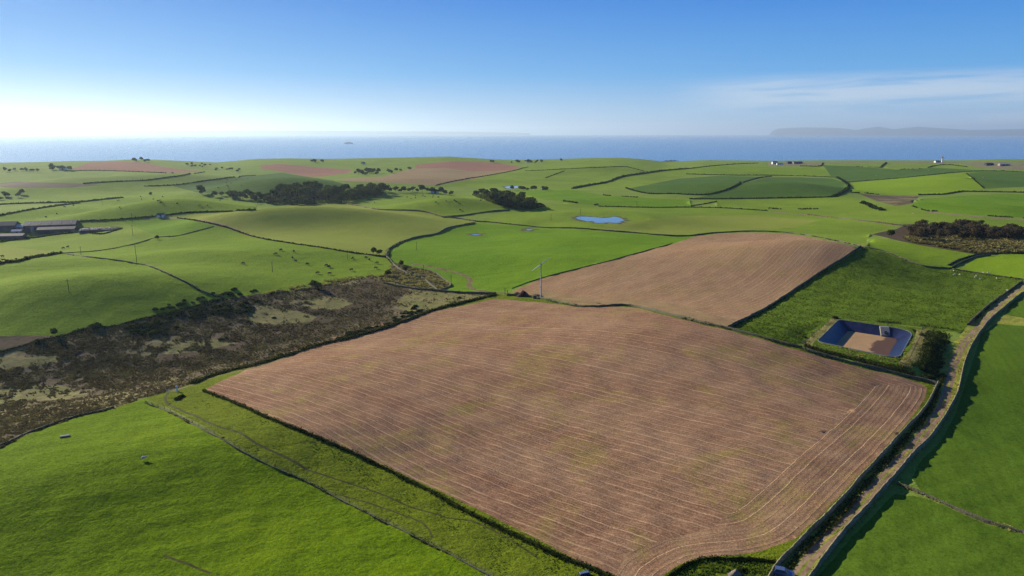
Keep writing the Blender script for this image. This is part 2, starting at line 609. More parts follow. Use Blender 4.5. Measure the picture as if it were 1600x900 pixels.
def stone_mat(name, A, B):
    m, N = new_mat(name)
    P = pos_of(N)
    vo = N.n('ShaderNodeTexVoronoi', {'feature': 'F1'}, Vector=P, Scale=2.6)
    n1 = N.noise(P, 0.35, 4, 0.6)
    n2 = N.noise(P, 5.0, 4, 0.7)
    c = N.mix(N.ramp(vo.outputs['Distance'], 0.1, 0.6), B, A)
    c = N.mix(N.math('MULTIPLY', N.ramp(n1, 0.42, 0.62), 0.55), c, lin(84, 92, 46))
    c = N.mix(N.math('MULTIPLY', N.ramp(n2, 0.5, 0.7), 0.5), c, tuple(min(1, v * 1.7) for v in A))
    finish(N, c, 0.9, N.math('SUBTRACT', n2, vo.outputs['Distance']), 0.08, 1.0, 0.2)
    return m


M = {}
M['bright'] = pasture('bright_pasture_grass', lin(82, 114, 22), lin(100, 130, 28), ang=0.25)
M['front'] = pasture('foreground_grass', lin(74, 98, 8), lin(98, 120, 14), lin(46, 68, 6), ang=0.35, grain=0.6, bump=0.5, rough_scale=0.3)
M['rough'] = pasture('rough_grass', lin(84, 98, 20), lin(100, 112, 26), lin(46, 60, 14), ang=0.3, grain=0.75, bump=0.55, rough_scale=0.55)
M['hill'] = pasture('hill_grass', lin(92, 118, 28), lin(112, 134, 34), lin(66, 90, 22), ang=0.2, grain=0.5, bump=0.5)
M['pale'] = pasture('pale_grazed_grass', lin(126, 132, 58), lin(116, 128, 48), lin(94, 106, 42), ang=-0.2, grain=0.4, bump=0.35)
M['mid'] = pasture('meadow_grass', lin(94, 116, 34), lin(114, 134, 42), lin(70, 90, 28), ang=0.1, grain=0.45)
M['deep'] = pasture('deep_green_ley', lin(64, 88, 22), lin(80, 104, 28), lin(48, 70, 16), ang=1.15, grain=0.35, bump=0.15, rows=0.12)
M['dark'] = pasture('dark_green_crop', lin(66, 92, 36), lin(78, 102, 40), lin(44, 70, 24), ang=0.4, grain=0.6, bump=0.3)
M['clumpy'] = pasture('clumpy_rough_grass', lin(74, 96, 24), lin(92, 112, 30), lin(44, 62, 16), ang=0.9, grain=0.8, bump=0.8, rough_scale=0.6)
M['lime'] = pasture('lime_green_ley', lin(102, 130, 24), lin(116, 140, 30), lin(84, 110, 24), ang=0.5, grain=0.3, rows=0.1)
M['far'] = pasture('far_pasture_grass', lin(98, 118, 46), lin(114, 132, 54), lin(78, 96, 40), grain=0.5)
M['verge'] = ground_mat('verge_grass', (lin(150, 148, 62), lin(112, 122, 44), lin(84, 98, 34)), (0.12, 0.9, 3.0), 0.3)
M['marshbase'] = ground_mat('marsh_ground', (lin(88, 76, 56), lin(128, 120, 76), lin(72, 62, 48)), (0.03, 0.25, 1.5), 0.4, (0.45, 0.62))
M['marshpale'] = ground_mat('dry_marsh_grass', (lin(124, 118, 70), lin(104, 106, 54), lin(80, 76, 46)), (0.06, 0.35, 1.8), 0.35)
M['heath'] = ground_mat('brown_heath', (lin(82, 66, 48), lin(76, 66, 46), lin(56, 50, 38)), (0.04, 0.3, 1.8), 0.45)
M['redsoil'] = stubble('red_soil_field', lin(130, 92, 74), lin(150, 114, 92), lin(118, 112, 66), (0.3, 0.95), 9.0, 0.4, 3.0, 0.4)
M['tansoil'] = stubble('tan_stubble_field', lin(132, 112, 80), lin(146, 128, 94), lin(120, 126, 76), (0.3, 0.95), 9.0, 0.5, 3.0, 0.4)
M['track'] = ground_mat('gravel_track', (lin(146, 124, 100), lin(122, 100, 80), lin(98, 84, 60)), (0.3, 1.2, 5.0), 0.05)
M['path'] = ground_mat('trodden_path', (lin(72, 76, 30), lin(60, 60, 28), lin(52, 50, 26)), (0.3, 1.0, 3.0), 0.1)
M['rut'] = ground_mat('worn_path', (lin(120, 112, 66), lin(98, 90, 54), lin(74, 74, 34)), (0.3, 1.0, 3.0), 0.1)
M['dryrim'] = ground_mat('bare_bund_earth', (lin(138, 128, 78), lin(112, 110, 60), lin(88, 92, 44)), (0.2, 0.8, 3.0), 0.3)
M['shore'] = ground_mat('shore_ground', (lin(120, 112, 84), lin(110, 118, 78), lin(100, 92, 72)), (0.01, 0.05, 0.3), 0.2)
M['concrete'] = plain('concrete', lin(128, 124, 116), 0.85, 0.12, 1.5)
M['stone'] = stone_mat('dry_stone', lin(92, 88, 72), lin(42, 40, 32))
M['stonelight'] = stone_mat('pale_dry_stone', lin(138, 130, 102), lin(66, 62, 48))
M['hedge'] = leafy('hedge_leaves', lin(36, 46, 20), lin(66, 76, 32))
M['bramble'] = leafy('bramble_leaves', lin(42, 52, 22), lin(74, 80, 38))
M['gorse'] = leafy('gorse_leaves', lin(34, 46, 24), lin(66, 78, 36))
M['tree'] = leafy('tree_leaves', lin(50, 62, 30), lin(88, 98, 44), 0.35, 0.35)
M['tree_brown'] = leafy('autumn_tree_leaves', lin(62, 54, 38), lin(98, 86, 60), 0.35)
M['bark'] = plain('bark', lin(84, 74, 62), 0.9, 0.3, 3.0)
M['twig'] = plain('bare_twigs', lin(104, 90, 78), 0.9, 0.2, 3.0)
M['rush_dark'] = leafy('dark_rush_blades', lin(76, 68, 46), lin(114, 104, 68), 0.6, 0.3)
M['rush_olive'] = leafy('olive_rush_blades', lin(92, 86, 46), lin(138, 130, 78), 0.12, 0.3)
M['tuft'] = leafy('grass_tuft_blades', lin(84, 108, 34), lin(112, 130, 48), 0.1, 0.5)
M['tuft_dry'] = leafy('dry_grass_blades', lin(128, 124, 60), lin(168, 160, 92), 0.3, 0.3)

# ------------------------------------------------------------------ object helpers


def link(name, me, parent=None, loc=None, **props):
    o = bpy.data.objects.new(name, me)
    COL.objects.link(o)
    if parent is not None:
        o.parent = parent
    if loc is not None:
        o.location = loc
    for k, v in props.items():
        if v is not None:
            o[k] = v
    return o


def mesh_np(name, V, F, mats, smooth_=False, midx=None):
    me = bpy.data.meshes.new(name)
    V = np.asarray(V, np.float32); F = np.asarray(F, np.int32)
    k = F.shape[1]
    me.vertices.add(len(V)); me.vertices.foreach_set('co', V.ravel())
    me.loops.add(F.size); me.loops.foreach_set('vertex_index', F.ravel())
    me.polygons.add(len(F)); me.polygons.foreach_set('loop_start', np.arange(0, F.size, k, dtype=np.int32))
    if smooth_:
        me.polygons.foreach_set('use_smooth', np.ones(len(F), bool))
    for m in (mats if isinstance(mats, (list, tuple)) else [mats]):
        me.materials.append(m)
    if midx is not None:
        me.polygons.foreach_set('material_index', np.asarray(midx, np.int32))
    me.update(calc_edges=True)
    me.validate()
    return me


def mesh_bm(name, bm, mats, smooth_=False):
    me = bpy.data.meshes.new(name)
    bm.normal_update()
    bm.to_mesh(me); bm.free()
    for m in (mats if isinstance(mats, (list, tuple)) else [mats]):
        me.materials.append(m)
    if smooth_:
        for p in me.polygons:
            p.use_smooth = True
    return me


def bx(bm, x0, x1, y0, y1, z0, z1, mi=0):
    vs = [bm.verts.new(c) for c in ((x0, y0, z0), (x1, y0, z0), (x1, y1, z0), (x0, y1, z0), (x0, y0, z1), (x1, y0, z1), (x1, y1, z1), (x0, y1, z1))]
    for f in ((0, 3, 2, 1), (4, 5, 6, 7), (0, 1, 5, 4), (1, 2, 6, 5), (2, 3, 7, 6), (3, 0, 4, 7)):
        bm.faces.new([vs[i] for i in f]).material_index = mi


def tube(bm, pts, radii, n=8, cap=True, mi=0):
    rings = []
    P = [Vector(p) for p in pts]
    for i, p in enumerate(P):
        t = (P[min(i + 1, len(P) - 1)] - P[max(i - 1, 0)]).normalized()
        u = t.cross(Vector((0, 0, 1)))
        if u.length < 0.01:
            u = t.cross(Vector((1, 0, 0)))
        u.normalize(); v = t.cross(u)
        rings.append([bm.verts.new(p + (u * math.cos(2 * math.pi * k / n) + v * math.sin(2 * math.pi * k / n)) * radii[i]) for k in range(n)])
    for a, b in zip(rings, rings[1:]):
        for k in range(n):
            bm.faces.new((a[k], a[(k + 1) % n], b[(k + 1) % n], b[k])).material_index = mi
    if cap:
        bm.faces.new(rings[0]).material_index = mi
        bm.faces.new(rings[-1][::-1]).material_index = mi


def thing(name, label, cat, loc=(0, 0, 0), rz=0.0, group=None):
    o = bpy.data.objects.new(name, None)
    COL.objects.link(o)
    o.empty_display_size = 0.5
    o.location = loc; o.rotation_euler = (0, 0, rz)
    o['label'] = label; o['category'] = cat
    if group:
        o['group'] = group
    return o


ORD = ['first', 'second', 'third', 'fourth', 'fifth', 'sixth', 'seventh', 'eighth', 'ninth', 'tenth', 'eleventh', 'twelfth', 'thirteenth',
       'fourteenth', 'fifteenth', 'sixteenth', 'seventeenth', 'eighteenth', 'nineteenth', 'twentieth']


def ordinal(i):
    if i < 20:
        return ORD[i]
    tens = {2: 'twenty', 3: 'thirty', 4: 'forty'}
    return tens[(i + 1) // 10] + '-' + ORD[(i + 1) % 10 - 1] if (i + 1) % 10 else {3: 'thirtieth', 4: 'fortieth'}[(i + 1) // 10]


# ------------------------------------------------------------------ the fields (photo outlines laid onto the land)
MAIN = [(322, 607), (430, 556), (560, 514), (680, 486), (775, 467), (850, 473), (912, 481), (950, 480), (970, 479), (995, 481), (1025, 489),
        (1062, 498), (1100, 508), (1135, 516), (1162, 523), (1200, 533), (1232, 543), (1275, 555), (1325, 570), (1375, 582), (1412, 591),
        (1440, 599), (1449, 606), (1446, 622), (1430, 645), (1400, 682), (1340, 745), (1285, 803), (1240, 843), (1190, 861), (1140, 868),
        (1090, 872), (1062, 882), (1035, 900), (1020, 925), (985, 925), (930, 890), (840, 843), (740, 793), (640, 746), (530, 696), (420, 653), (332, 616)]
HEAD_EDGE = [(1449, 606), (1446, 622), (1430, 645), (1400, 682), (1340, 745), (1285, 803), (1240, 843), (1190, 861), (1140, 868), (1090, 872), (1062, 882), (1035, 900), (1020, 925)]
HEADL = [(1372, 600), (1240, 722), (1112, 824), (1060, 838), (1020, 848), (975, 866), (960, 905), (990, 925)] + HEAD_EDGE[::-1]
UPPER = [(800, 456), (842, 437), (907, 420), (950, 409), (1000, 395), (1050, 382), (1087, 369), (1120, 366), (1160, 363.5), (1200, 363.5), (1250, 368),
         (1300, 377), (1345, 388), (1290, 421), (1250, 448), (1200, 481), (1138, 512), (1100, 503), (1062, 493), (1025, 484), (995, 477),
         (970, 475), (950, 476), (912, 477), (880, 471), (850, 463), (820, 461)]
UP_HEAD = [(820, 462), (840, 452), (880, 458), (940, 468), (1000, 468), (1060, 476), (1110, 492), (1150, 498), (1138, 512), (1100, 503), (1062, 493), (1025, 484), (995, 477), (970, 475), (950, 476), (912, 477), (880, 471), (850, 463)]
LEFTG = [(-250, 690), (-60, 720), (0, 701), (35, 683), (71, 669), (117, 653), (178, 639), (227, 622), (263, 644), (302, 664), (348, 688), (387, 711), (427, 731), (480, 754), (540, 786),
         (580, 806), (637, 834), (697, 864), (761, 898), (820, 930), (500, 1150), (-300, 1150)]
STRIPG = [(227, 622), (255, 612), (280, 606), (318, 612), (340, 620), (420, 655), (500, 688), (560, 714), (640, 754), (720, 797), (800, 836), (870, 869), (950, 901), (1000, 925), (900, 1000), (820, 930),
          (761, 898), (697, 864), (637, 834), (580, 806), (540, 786), (480, 754), (427, 731), (387, 711), (348, 688), (302, 664), (263, 644)]
MARSH = [(-160, 590), (0, 550), (37, 541), (62, 532), (100, 526), (125, 516), (150, 510), (175, 510), (212, 500), (250, 492), (275, 485), (312, 477), (350, 467),
         (400, 460), (450, 455), (487, 447), (525, 440), (575, 434), (612, 427), (612, 407), (606, 401), (617, 412), (632, 418), (675, 425), (690, 434), (705, 447), (684, 455),
         (775, 461), (725, 474), (675, 487), (637, 502), (600, 515), (550, 530), (500, 541), (450, 558), (400, 573), (350, 584), (300, 599), (277, 607),
         (227, 621), (178, 639), (117, 653), (71, 669), (35, 683), (0, 701), (-60, 720), (-250, 760)]
BROWN = [(230, 560), (300, 535), (400, 520), (425, 500), (470, 478), (480, 450), (540, 445), (600, 443), (640, 452), (620, 472), (590, 490), (540, 512), (480, 525), (420, 545), (330, 570), (270, 585), (200, 600), (140, 590)]
FLAT2 = [(618, 471), (640, 455), (700, 458), (765, 461), (720, 472), (675, 483), (640, 492), (622, 480)]
PAT1 = [(385, 488), (410, 477), (450, 482), (495, 495), (485, 503), (430, 507), (380, 502)]
PAT2 = [(472, 470), (500, 462), (535, 467), (552, 474), (530, 483), (490, 483), (470, 477)]
PAT3 = [(225, 545), (280, 533), (340, 530), (370, 536), (320, 548), (260, 554)]
PAT4 = [(-20, 610), (40, 600), (95, 603), (140, 615), (100, 625), (40, 625), (-20, 640)]
PAT5 = [(-20, 555), (30, 560), (80, 556), (120, 562), (60, 572), (-20, 580)]
L1 = [(-200, 450), (0, 415), (50, 404), (95, 396), (130, 401), (175, 406), (212, 412), (237, 417), (275, 434), (300, 446), (317, 456), (350, 466),
      (312, 477), (275, 485), (250, 492), (212, 500), (175, 508), (150, 510), (125, 516), (100, 524), (62, 524), (0, 528), (-200, 560)]
L1B = [(-200, 560), (0, 526), (60, 524), (100, 524), (62, 532), (37, 541), (0, 550), (-160, 590)]
L2 = [(105, 396), (162, 391), (212, 381), (245, 371), (275, 369), (312, 360), (335, 355), (350, 354), (375, 364), (400, 372), (450, 380), (500, 387), (550, 395), (602, 401),
      (612, 407), (612, 427), (575, 434), (525, 440), (487, 447), (450, 455), (400, 460), (350, 466), (317, 456), (300, 446), (275, 434), (237, 417), (212, 412), (175, 406), (130, 401)]
L3 = [(-120, 400), (0, 372), (60, 352), (125, 346), (175, 344), (225, 341), (277, 342), (312, 346), (335, 354), (312, 360), (275, 369), (245, 371), (212, 381), (162, 391), (105, 396), (50, 404), (0, 415), (-150, 440)]
L3B = [(188, 346), (225, 341), (277, 341), (310, 347), (334, 354), (300, 362), (262, 369), (240, 366)]
L3C = [(-60, 400), (0, 384), (30, 388), (80, 392), (95, 396), (50, 404), (0, 415), (-100, 430)]
L4 = [(-150, 360), (0, 337), (37, 330), (75, 324), (125, 317), (162, 312), (192, 309), (235, 304), (300, 305), (350, 311), (400, 320), (400, 328), (350, 331), (300, 332), (225, 340), (175, 344), (125, 346), (60, 352), (0, 368), (-150, 380)]
L5 = [(277, 342), (300, 335), (350, 331), (400, 328), (450, 322), (490, 318), (532, 317), (562, 322), (595, 328), (637, 329), (662, 331), (692, 339), (717, 342), (742, 345),
      (742, 349), (700, 357), (682, 366), (650, 372), (625, 380), (607, 390), (604, 400), (580, 398), (550, 394), (500, 386), (450, 379), (400, 371), (375, 363), (350, 353), (312, 345)]
L6 = [(532, 317), (590, 313), (640, 301), (700, 301), (740, 306), (775, 318), (797, 329), (750, 333), (725, 337), (692, 340), (662, 331), (637, 329), (595, 328), (562, 322)]
L7 = [(-60, 322), (0, 315), (60, 305), (120, 296), (200, 292), (280, 292), (300, 300), (235, 304), (192, 309), (162, 312), (125, 316), (50, 318), (-60, 322)]
L8 = [(0, 286), (60, 283), (120, 287), (175, 284), (225, 282), (275, 281), (287, 290), (225, 291), (120, 296), (60, 305), (0, 304)]
L8B = [(0, 286), (30, 284), (110, 286), (160, 289), (110, 293), (40, 294), (0, 292)]
L9 = [(0, 270), (100, 268), (175, 267), (225, 269), (280, 272), (320, 268), (287, 274), (250, 279), (225, 282), (175, 284), (130, 287), (60, 283), (0, 286)]
REDL = [(108, 265), (125, 259), (140, 254), (190, 252), (225, 254), (262, 262), (320, 268), (280, 270), (225, 269), (175, 267)]
L10 = [(270, 291), (275, 289), (325, 282), (375, 276), (400, 274), (440, 270), (480, 276), (520, 282), (545, 290), (500, 300), (400, 303), (340, 303), (305, 300)]
RED1 = [(405, 258), (440, 256), (500, 262), (552, 265), (545, 270), (505, 276), (480, 276), (440, 268), (410, 264)]
RED2 = [(648, 258), (680, 254), (712, 252), (775, 254), (815, 261), (800, 267), (740, 270), (700, 264), (650, 264)]
TAN1 = [(520, 280), (600, 276), (645, 263), (700, 263), (740, 268), (800, 266), (740, 280), (680, 290), (600, 285), (550, 284)]
C1 = [(680, 291), (740, 280), (800, 267), (887, 264), (970, 260), (1007, 269), (1000, 272), (970, 276), (950, 286), (920, 290), (895, 295), (830, 296), (760, 293)]
C2 = [(800, 267), (830, 258), (890, 249), (962, 248), (1000, 252), (1040, 258), (1075, 262), (1037, 266), (1007, 269), (985, 262), (970, 260), (887, 264)]
C3 = [(895, 295), (920, 290), (950, 286), (970, 276), (1000, 272), (1037, 267), (1085, 272), (1050, 280), (980, 295), (950, 297)]
C4 = [(980, 295), (1060, 279), (1120, 275), (1200, 276), (1162, 285), (1137, 296), (1107, 304), (1050, 303), (1015, 303)]
C5 = [(1200, 277), (1250, 277), (1300, 279), (1325, 286), (1320, 297), (1300, 308), (1200, 310), (1125, 311), (1077, 311), (1107, 305), (1137, 297), (1162, 286)]
C6 = [(1037, 267), (1075, 264), (1112, 259), (1200, 260), (1280, 260), (1300, 277), (1250, 275), (1200, 274), (1085, 272)]
C7 = [(800, 298), (895, 296), (942, 305), (975, 307), (1025, 310), (1077, 312), (1080, 322), (1075, 324), (975, 323), (935, 322), (892, 316), (850, 312), (820, 304)]
C8 = [(1120, 325), (1120, 315), (1080, 312), (1200, 311), (1320, 306), (1350, 316), (1380, 330), (1360, 340), (1262, 335), (1175, 328)]
MIDF = [(742, 348), (797, 330), (850, 322), (892, 316), (935, 322), (975, 323), (1075, 324), (1175, 328), (1262, 335), (1330, 342), (1400, 352), (1360, 365), (1350, 384), (1300, 375), (1250, 366),
        (1200, 362), (1160, 362), (1120, 363.5), (1100, 365), (1075, 369), (1050, 369), (1000, 365), (950, 361), (900, 357), (850, 356), (800, 351)]
MIDPALE = [(880, 362), (960, 350), (1060, 338), (1180, 336), (1280, 344), (1240, 356), (1160, 360), (1090, 366), (1040, 368), (960, 361)]
F3 = [(604, 400), (607, 391), (625, 381), (650, 373), (682, 367), (700, 358), (742, 349), (800, 352), (850, 357), (900, 358), (950, 362), (1000, 366), (1050, 370), (1087, 368), (1050, 381),
      (1000, 394), (950, 408), (907, 419), (842, 436), (800, 453), (775, 461), (684, 455), (705, 447), (690, 434), (675, 425), (632, 418), (617, 412)]
R4 = [(1325, 287), (1400, 279), (1450, 274), (1510, 270), (1537, 295), (1512, 299), (1475, 304), (1437, 305), (1375, 304), (1330, 301), (1328, 294)]
R5 = [(1286, 258), (1337, 260), (1400, 265), (1460, 262), (1557, 267), (1500, 269), (1450, 274), (1400, 279), (1325, 285), (1300, 277)]
R6 = [(1510, 270), (1557, 267), (1600, 269), (1720, 272), (1720, 290), (1600, 292), (1537, 295)]
R7 = [(1425, 320), (1440, 311), (1500, 306), (1600, 302), (1750, 296), (1750, 350), (1600, 340), (1525, 336), (1450, 330)]
R8 = [(1388, 396), (1360, 388), (1350, 386), (1365, 372), (1420, 380), (1480, 390), (1530, 398), (1487, 417), (1450, 419), (1430, 412), (1412, 406)]
R9 = [(1350, 386), (1387, 396), (1412, 406), (1430, 412), (1450, 419), (1500, 422), (1542, 429), (1600, 437), (1600, 442), (1570, 460), (1537, 485), (1512, 509), (1500, 520), (1465, 516), (1430, 510), (1303, 497),
      (1253, 538), (1232, 540), (1200, 531), (1162, 521), (1138, 513), (1200, 482), (1250, 449), (1290, 422)]
R10 = [(1500, 421), (1525, 404), (1550, 399), (1600, 396), (1700, 396), (1700, 445), (1600, 436), (1542, 429)]
WOODF = [(1362, 366), (1400, 358), (1420, 350), (1500, 352), (1600, 358), (1750, 360), (1750, 398), (1575, 397), (1550, 397), (1530, 398), (1480, 390), (1420, 380)]
R11 = [(1425, 322), (1450, 331), (1525, 338), (1600, 345), (1750, 352), (1750, 366), (1600, 360), (1500, 352), (1420, 350), (1362, 346), (1312, 338), (1330, 330), (1390, 322)]
RROUGH = [(1340, 302), (1375, 305), (1437, 306), (1425, 318), (1400, 322), (1370, 314)]
RB0 = [(1570, 492), (1578, 475), (1600, 462), (1760, 400), (1760, 520), (1600, 497)]
RSTRIP = [(1535, 520), (1556, 500), (1570, 492), (1600, 497), (1760, 520), (1760, 560), (1600, 508), (1570, 506)]
RB1 = [(1534, 522), (1556, 506), (1600, 510), (1760, 560), (1760, 930), (1600, 832), (1540, 813), (1487, 791), (1444, 773), (1425, 748), (1437, 722), (1470, 690), (1492, 650), (1505, 610), (1518, 570)]
RB2 = [(1400, 770), (1444, 778), (1487, 795), (1540, 817), (1600, 836), (1760, 940), (1700, 1200), (1150, 1200), (1270, 910), (1340, 830)]
ENCL = [(1062, 884), (1103, 876), (1168, 878), (1216, 882), (1190, 960), (1000, 960), (1035, 905)]
BUNDT = [(1253, 539), (1303, 496), (1380, 505), (1460, 515), (1450, 540), (1438, 572), (1400, 575), (1330, 560)]
FARR = [(1200, 260), (1280, 260), (1286, 256), (1385, 254), (1470, 258), (1512, 261), (1600, 266), (1700, 268), (1700, 254), (1600, 252), (1200, 254)]
COASTF = [(1385, 263), (1395, 255), (1500, 255), (1530, 262), (1460, 262)]

TRACK = [(1640, 425), (1600, 446), (1582, 460), (1560, 477), (1545, 494), (1522, 518), (1505, 540), (1492, 565), (1484, 595), (1474, 630), (1455, 662), (1430, 694), (1401, 726), (1373, 756), (1344, 790),
         (1316, 822), (1280, 856), (1254, 889), (1236, 915), (1210, 960)]
W_TRK_L = [(1597, 441), (1570, 460), (1537, 485), (1512, 509)]
W_TRK_L2 = [(1466, 600), (1460, 612), (1451, 630), (1438, 648), (1415, 672), (1380, 711), (1344, 750), (1309, 790), (1273, 825), (1238, 861), (1216, 884), (1196, 915)]
W_TRK_R = [(1640, 440), (1600, 458), (1580, 473), (1560, 490), (1548, 500), (1532, 520), (1521, 537), (1512, 555), (1504, 580), (1496, 616), (1479, 649), (1456, 683), (1424, 716), (1398, 747),
           (1366, 783), (1330, 822), (1295, 864), (1270, 900), (1245, 940)]

TRK_W = world_line(TRACK)
TR_R_W = world_line(W_TRK_R)
# verge: everything between the track's two walls
VERGE = W_TRK_L + [(1495, 530), (1478, 556), (1468, 585)] + W_TRK_L2 + W_TRK_R[::-1]


def strip_poly(px, width):
    W = resample(world_line(px), 3.0)
    a = offset_line(W, width / 2); b = offset_line(W, -width / 2)
    return np.r_[a, b[::-1]], W


# name, material key, outline, opts
POLYS = []


def add_poly(name, mat, px=None, W=None, line=None, smoothed=False):
    if W is None:
        W = world_line(list(px) + [px[0]], smoothed)[:-1]
        Wd = [W[0]]
        for p in W[1:]:
            if np.hypot(*(p - Wd[-1])) > 0.4:
                Wd.append(p)
        W = np.array(Wd)
    POLYS.append((name, mat, np.asarray(W), line))


# rows run along the main field's lower-left edge
_e = hit([332, 840], [618, 845])
_dv = _e[1] - _e[0]; _dv /= np.linalg.norm(_dv)
N_MAIN = (-_dv[1], _dv[0])
_e = hit([1138, 1320], [512, 404])
_dv = _e[1] - _e[0]; _dv /= np.linalg.norm(_dv)
N_UP = (-_dv[1], _dv[0])
M['main'] = stubble('pink_brown_stubble', lin(118, 84, 64), lin(160, 134, 104), lin(134, 128, 46), N_MAIN, 2.6, 0.7, 0.9, 1.25, 0.5)
M['head'] = stubble('headland_stubble', lin(124, 94, 72), lin(160, 134, 102), lin(126, 120, 50), None, 3.1, 0.8, 1.3, 0.6, 0.14)
M['upper'] = stubble('tan_stubble', lin(134, 104, 76), lin(168, 140, 106), lin(126, 118, 58), N_UP, 2.6, 0.5, 0.9, 0.5)
M['uphead'] = stubble('tan_headland', lin(132, 108, 76), lin(158, 136, 100), lin(118, 112, 58), None, 2.2, 0.4, 1.1, 0.5, 0.15)

for nm, mk, px in [
    ('shore', 'shore', FARR), ('pasture', 'far', COASTF), ('pasture', 'far', L9), ('pasture', 'mid', L8), ('heath', 'heath', L8B), ('ploughed_field', 'redsoil', REDL), ('pasture', 'mid', L7), ('pasture', 'dark', L10),
    ('ploughed_field', 'redsoil', RED1), ('ploughed_field', 'redsoil', RED2), ('stubble_field', 'tansoil', TAN1), ('pasture', 'mid', C2), ('pasture', 'mid', C1), ('pasture', 'mid', C3),
    ('crop_field', 'dark', C4), ('crop_field', 'dark', C5), ('pasture', 'hill', C6), ('meadow', 'bright', C7), ('meadow', 'mid', C8), ('meadow', 'mid', MIDF), ('dry_meadow', 'pale', MIDPALE),
    ('hill_pasture', 'hill', L4), ('pale_pasture', 'pale', L5), ('pasture', 'mid', L6), ('pasture', 'mid', L3), ('pasture', 'bright', L3B), ('rough_ground', 'pale', L3C), ('pasture', 'hill', L2), ('hill_pasture', 'hill', L1), ('rough_ground', 'heath', L1B),
    ('green_field', 'bright', F3), ('lime_field', 'lime', R4), ('crop_field', 'dark', R5), ('crop_field', 'dark', R6), ('green_field', 'bright', R7), ('meadow', 'mid', R11), ('rough_ground', 'marshbase', RROUGH),
    ('wood_floor', 'heath', WOODF), ('pasture', 'hill', R8), ('rough_pasture', 'clumpy', R9), ('pasture', 'lime', R10),
    ('marsh', 'marshbase', MARSH), ('heath', 'heath', BROWN), ('dry_grass', 'marshpale', FLAT2), ('dry_grass', 'marshpale', PAT1), ('dry_grass', 'marshpale', PAT2), ('dry_grass', 'marshpale', PAT3), ('dry_grass', 'marshpale', PAT4), ('dry_grass', 'marshpale', PAT5),
    ('foreground_pasture', 'front', LEFTG), ('rough_pasture', 'rough', STRIPG),
    ('green_field', 'deep', RB0), ('rough_ground', 'verge', RSTRIP), ('green_field', 'deep', RB1), ('green_field', 'deep', RB2), ('enclosure_ground', 'rough', ENCL),
    ('field_margin', 'rough', [(262, 612), (300, 597), (350, 582), (450, 555), (550, 527), (637, 500), (700, 478), (775, 459), (850, 466), (912, 479), (995, 479), (1062, 495), (1135, 514), (1232, 540), (1325, 567), (1412, 588), (1463, 601), (1451, 631), (1380, 712), (1238, 862), (1215, 884), (1103, 875), (1060, 890), (1000, 930), (870, 868), (640, 752), (420, 654), (318, 612)]),
    ('track_verge', 'verge', VERGE), ('bund_top', 'clumpy', BUNDT), ('bund_path', 'dryrim', [(1430, 514), (1458, 516), (1449, 535), (1440, 560), (1418, 574), (1404, 566), (1424, 545), (1430, 525)]), ('bund_path', 'dryrim', [(1253, 538), (1300, 497), (1316, 499), (1272, 534), (1268, 541)]),
    ('stubble_field', 'main', MAIN), ('stubble_field', 'upper', UPPER),
]:
    add_poly(nm, mk, px)
add_poly('stubble_headland', 'head', HEADL, line=world_line(HEAD_EDGE))
add_poly('stubble_headland', 'uphead', UP_HEAD, line=world_line([(850, 463), (880, 471), (912, 477), (950, 476), (995, 477), (1025, 484), (1062, 493), (1100, 503), (1138, 512)]))
for nm, mk, px, wd in [
    ('farm_track', 'rut', [(640, 411), (680, 418), (705, 424), (725, 430), (735, 438), (733, 447), (745, 453), (775, 457), (795, 459)], 3.5),
    ('footpath', 'path', [(265, 610), (258, 624), (270, 636), (300, 648), (315, 655), (340, 667), (370, 674), (392, 688), (420, 703), (450, 717), (478, 733)], 0.9),
    ('footpath', 'path', [(478, 733), (520, 748), (560, 760), (600, 774), (650, 795), (700, 808), (740, 815), (790, 838), (840, 872)], 0.6),
    ('footpath', 'path', [(530, 773), (600, 795), (660, 818), (676, 840)], 0.5),
    ('footpath', 'path', [(255, 868), (275, 876), (300, 884), (330, 897)], 0.6),
    ('farm_road', 'track', [(225, 340.5), (250, 340), (277, 341), (312, 344.5), (350, 352.5), (375, 362), (400, 370.5), (450, 379), (500, 386), (550, 394), (600, 400)], 4.0),
    ('farm_road', 'track', [(1450, 331), (1525, 338.5), (1600, 344), (1700, 350)], 9.0),
    ('farm_road', 'track', [(1200, 330.5), (1262, 336), (1312, 341), (1362, 346.5), (1412, 353)], 6.0),
    ('headland_path', 'rut', [(270, 612), (300, 601), (350, 585), (400, 574), (460, 555)], 2.0),
]:
    P_, W_ = strip_poly(px, wd)
    add_poly(nm, mk, W=P_)
Wt = resample(TRK_W, 2.5)
wv = 1.25 + 0.12 * np.sin(np.arange(len(Wt)) * 0.7) + 0.08 * np.sin(np.arange(len(Wt)) * 2.1)
add_poly('gravel_track', 'track', W=np.r_[offset_line(Wt, wv), offset_line(Wt, -wv)[::-1]])

wv2 = 0.2 + 0.12 * np.sin(np.arange(len(Wt)) * 0.9) + 0.06 * np.sin(np.arange(len(Wt)) * 2.7)
add_poly('track_crown', 'verge', W=np.r_[offset_line(Wt, wv2), offset_line(Wt, -wv2)[::-1]])

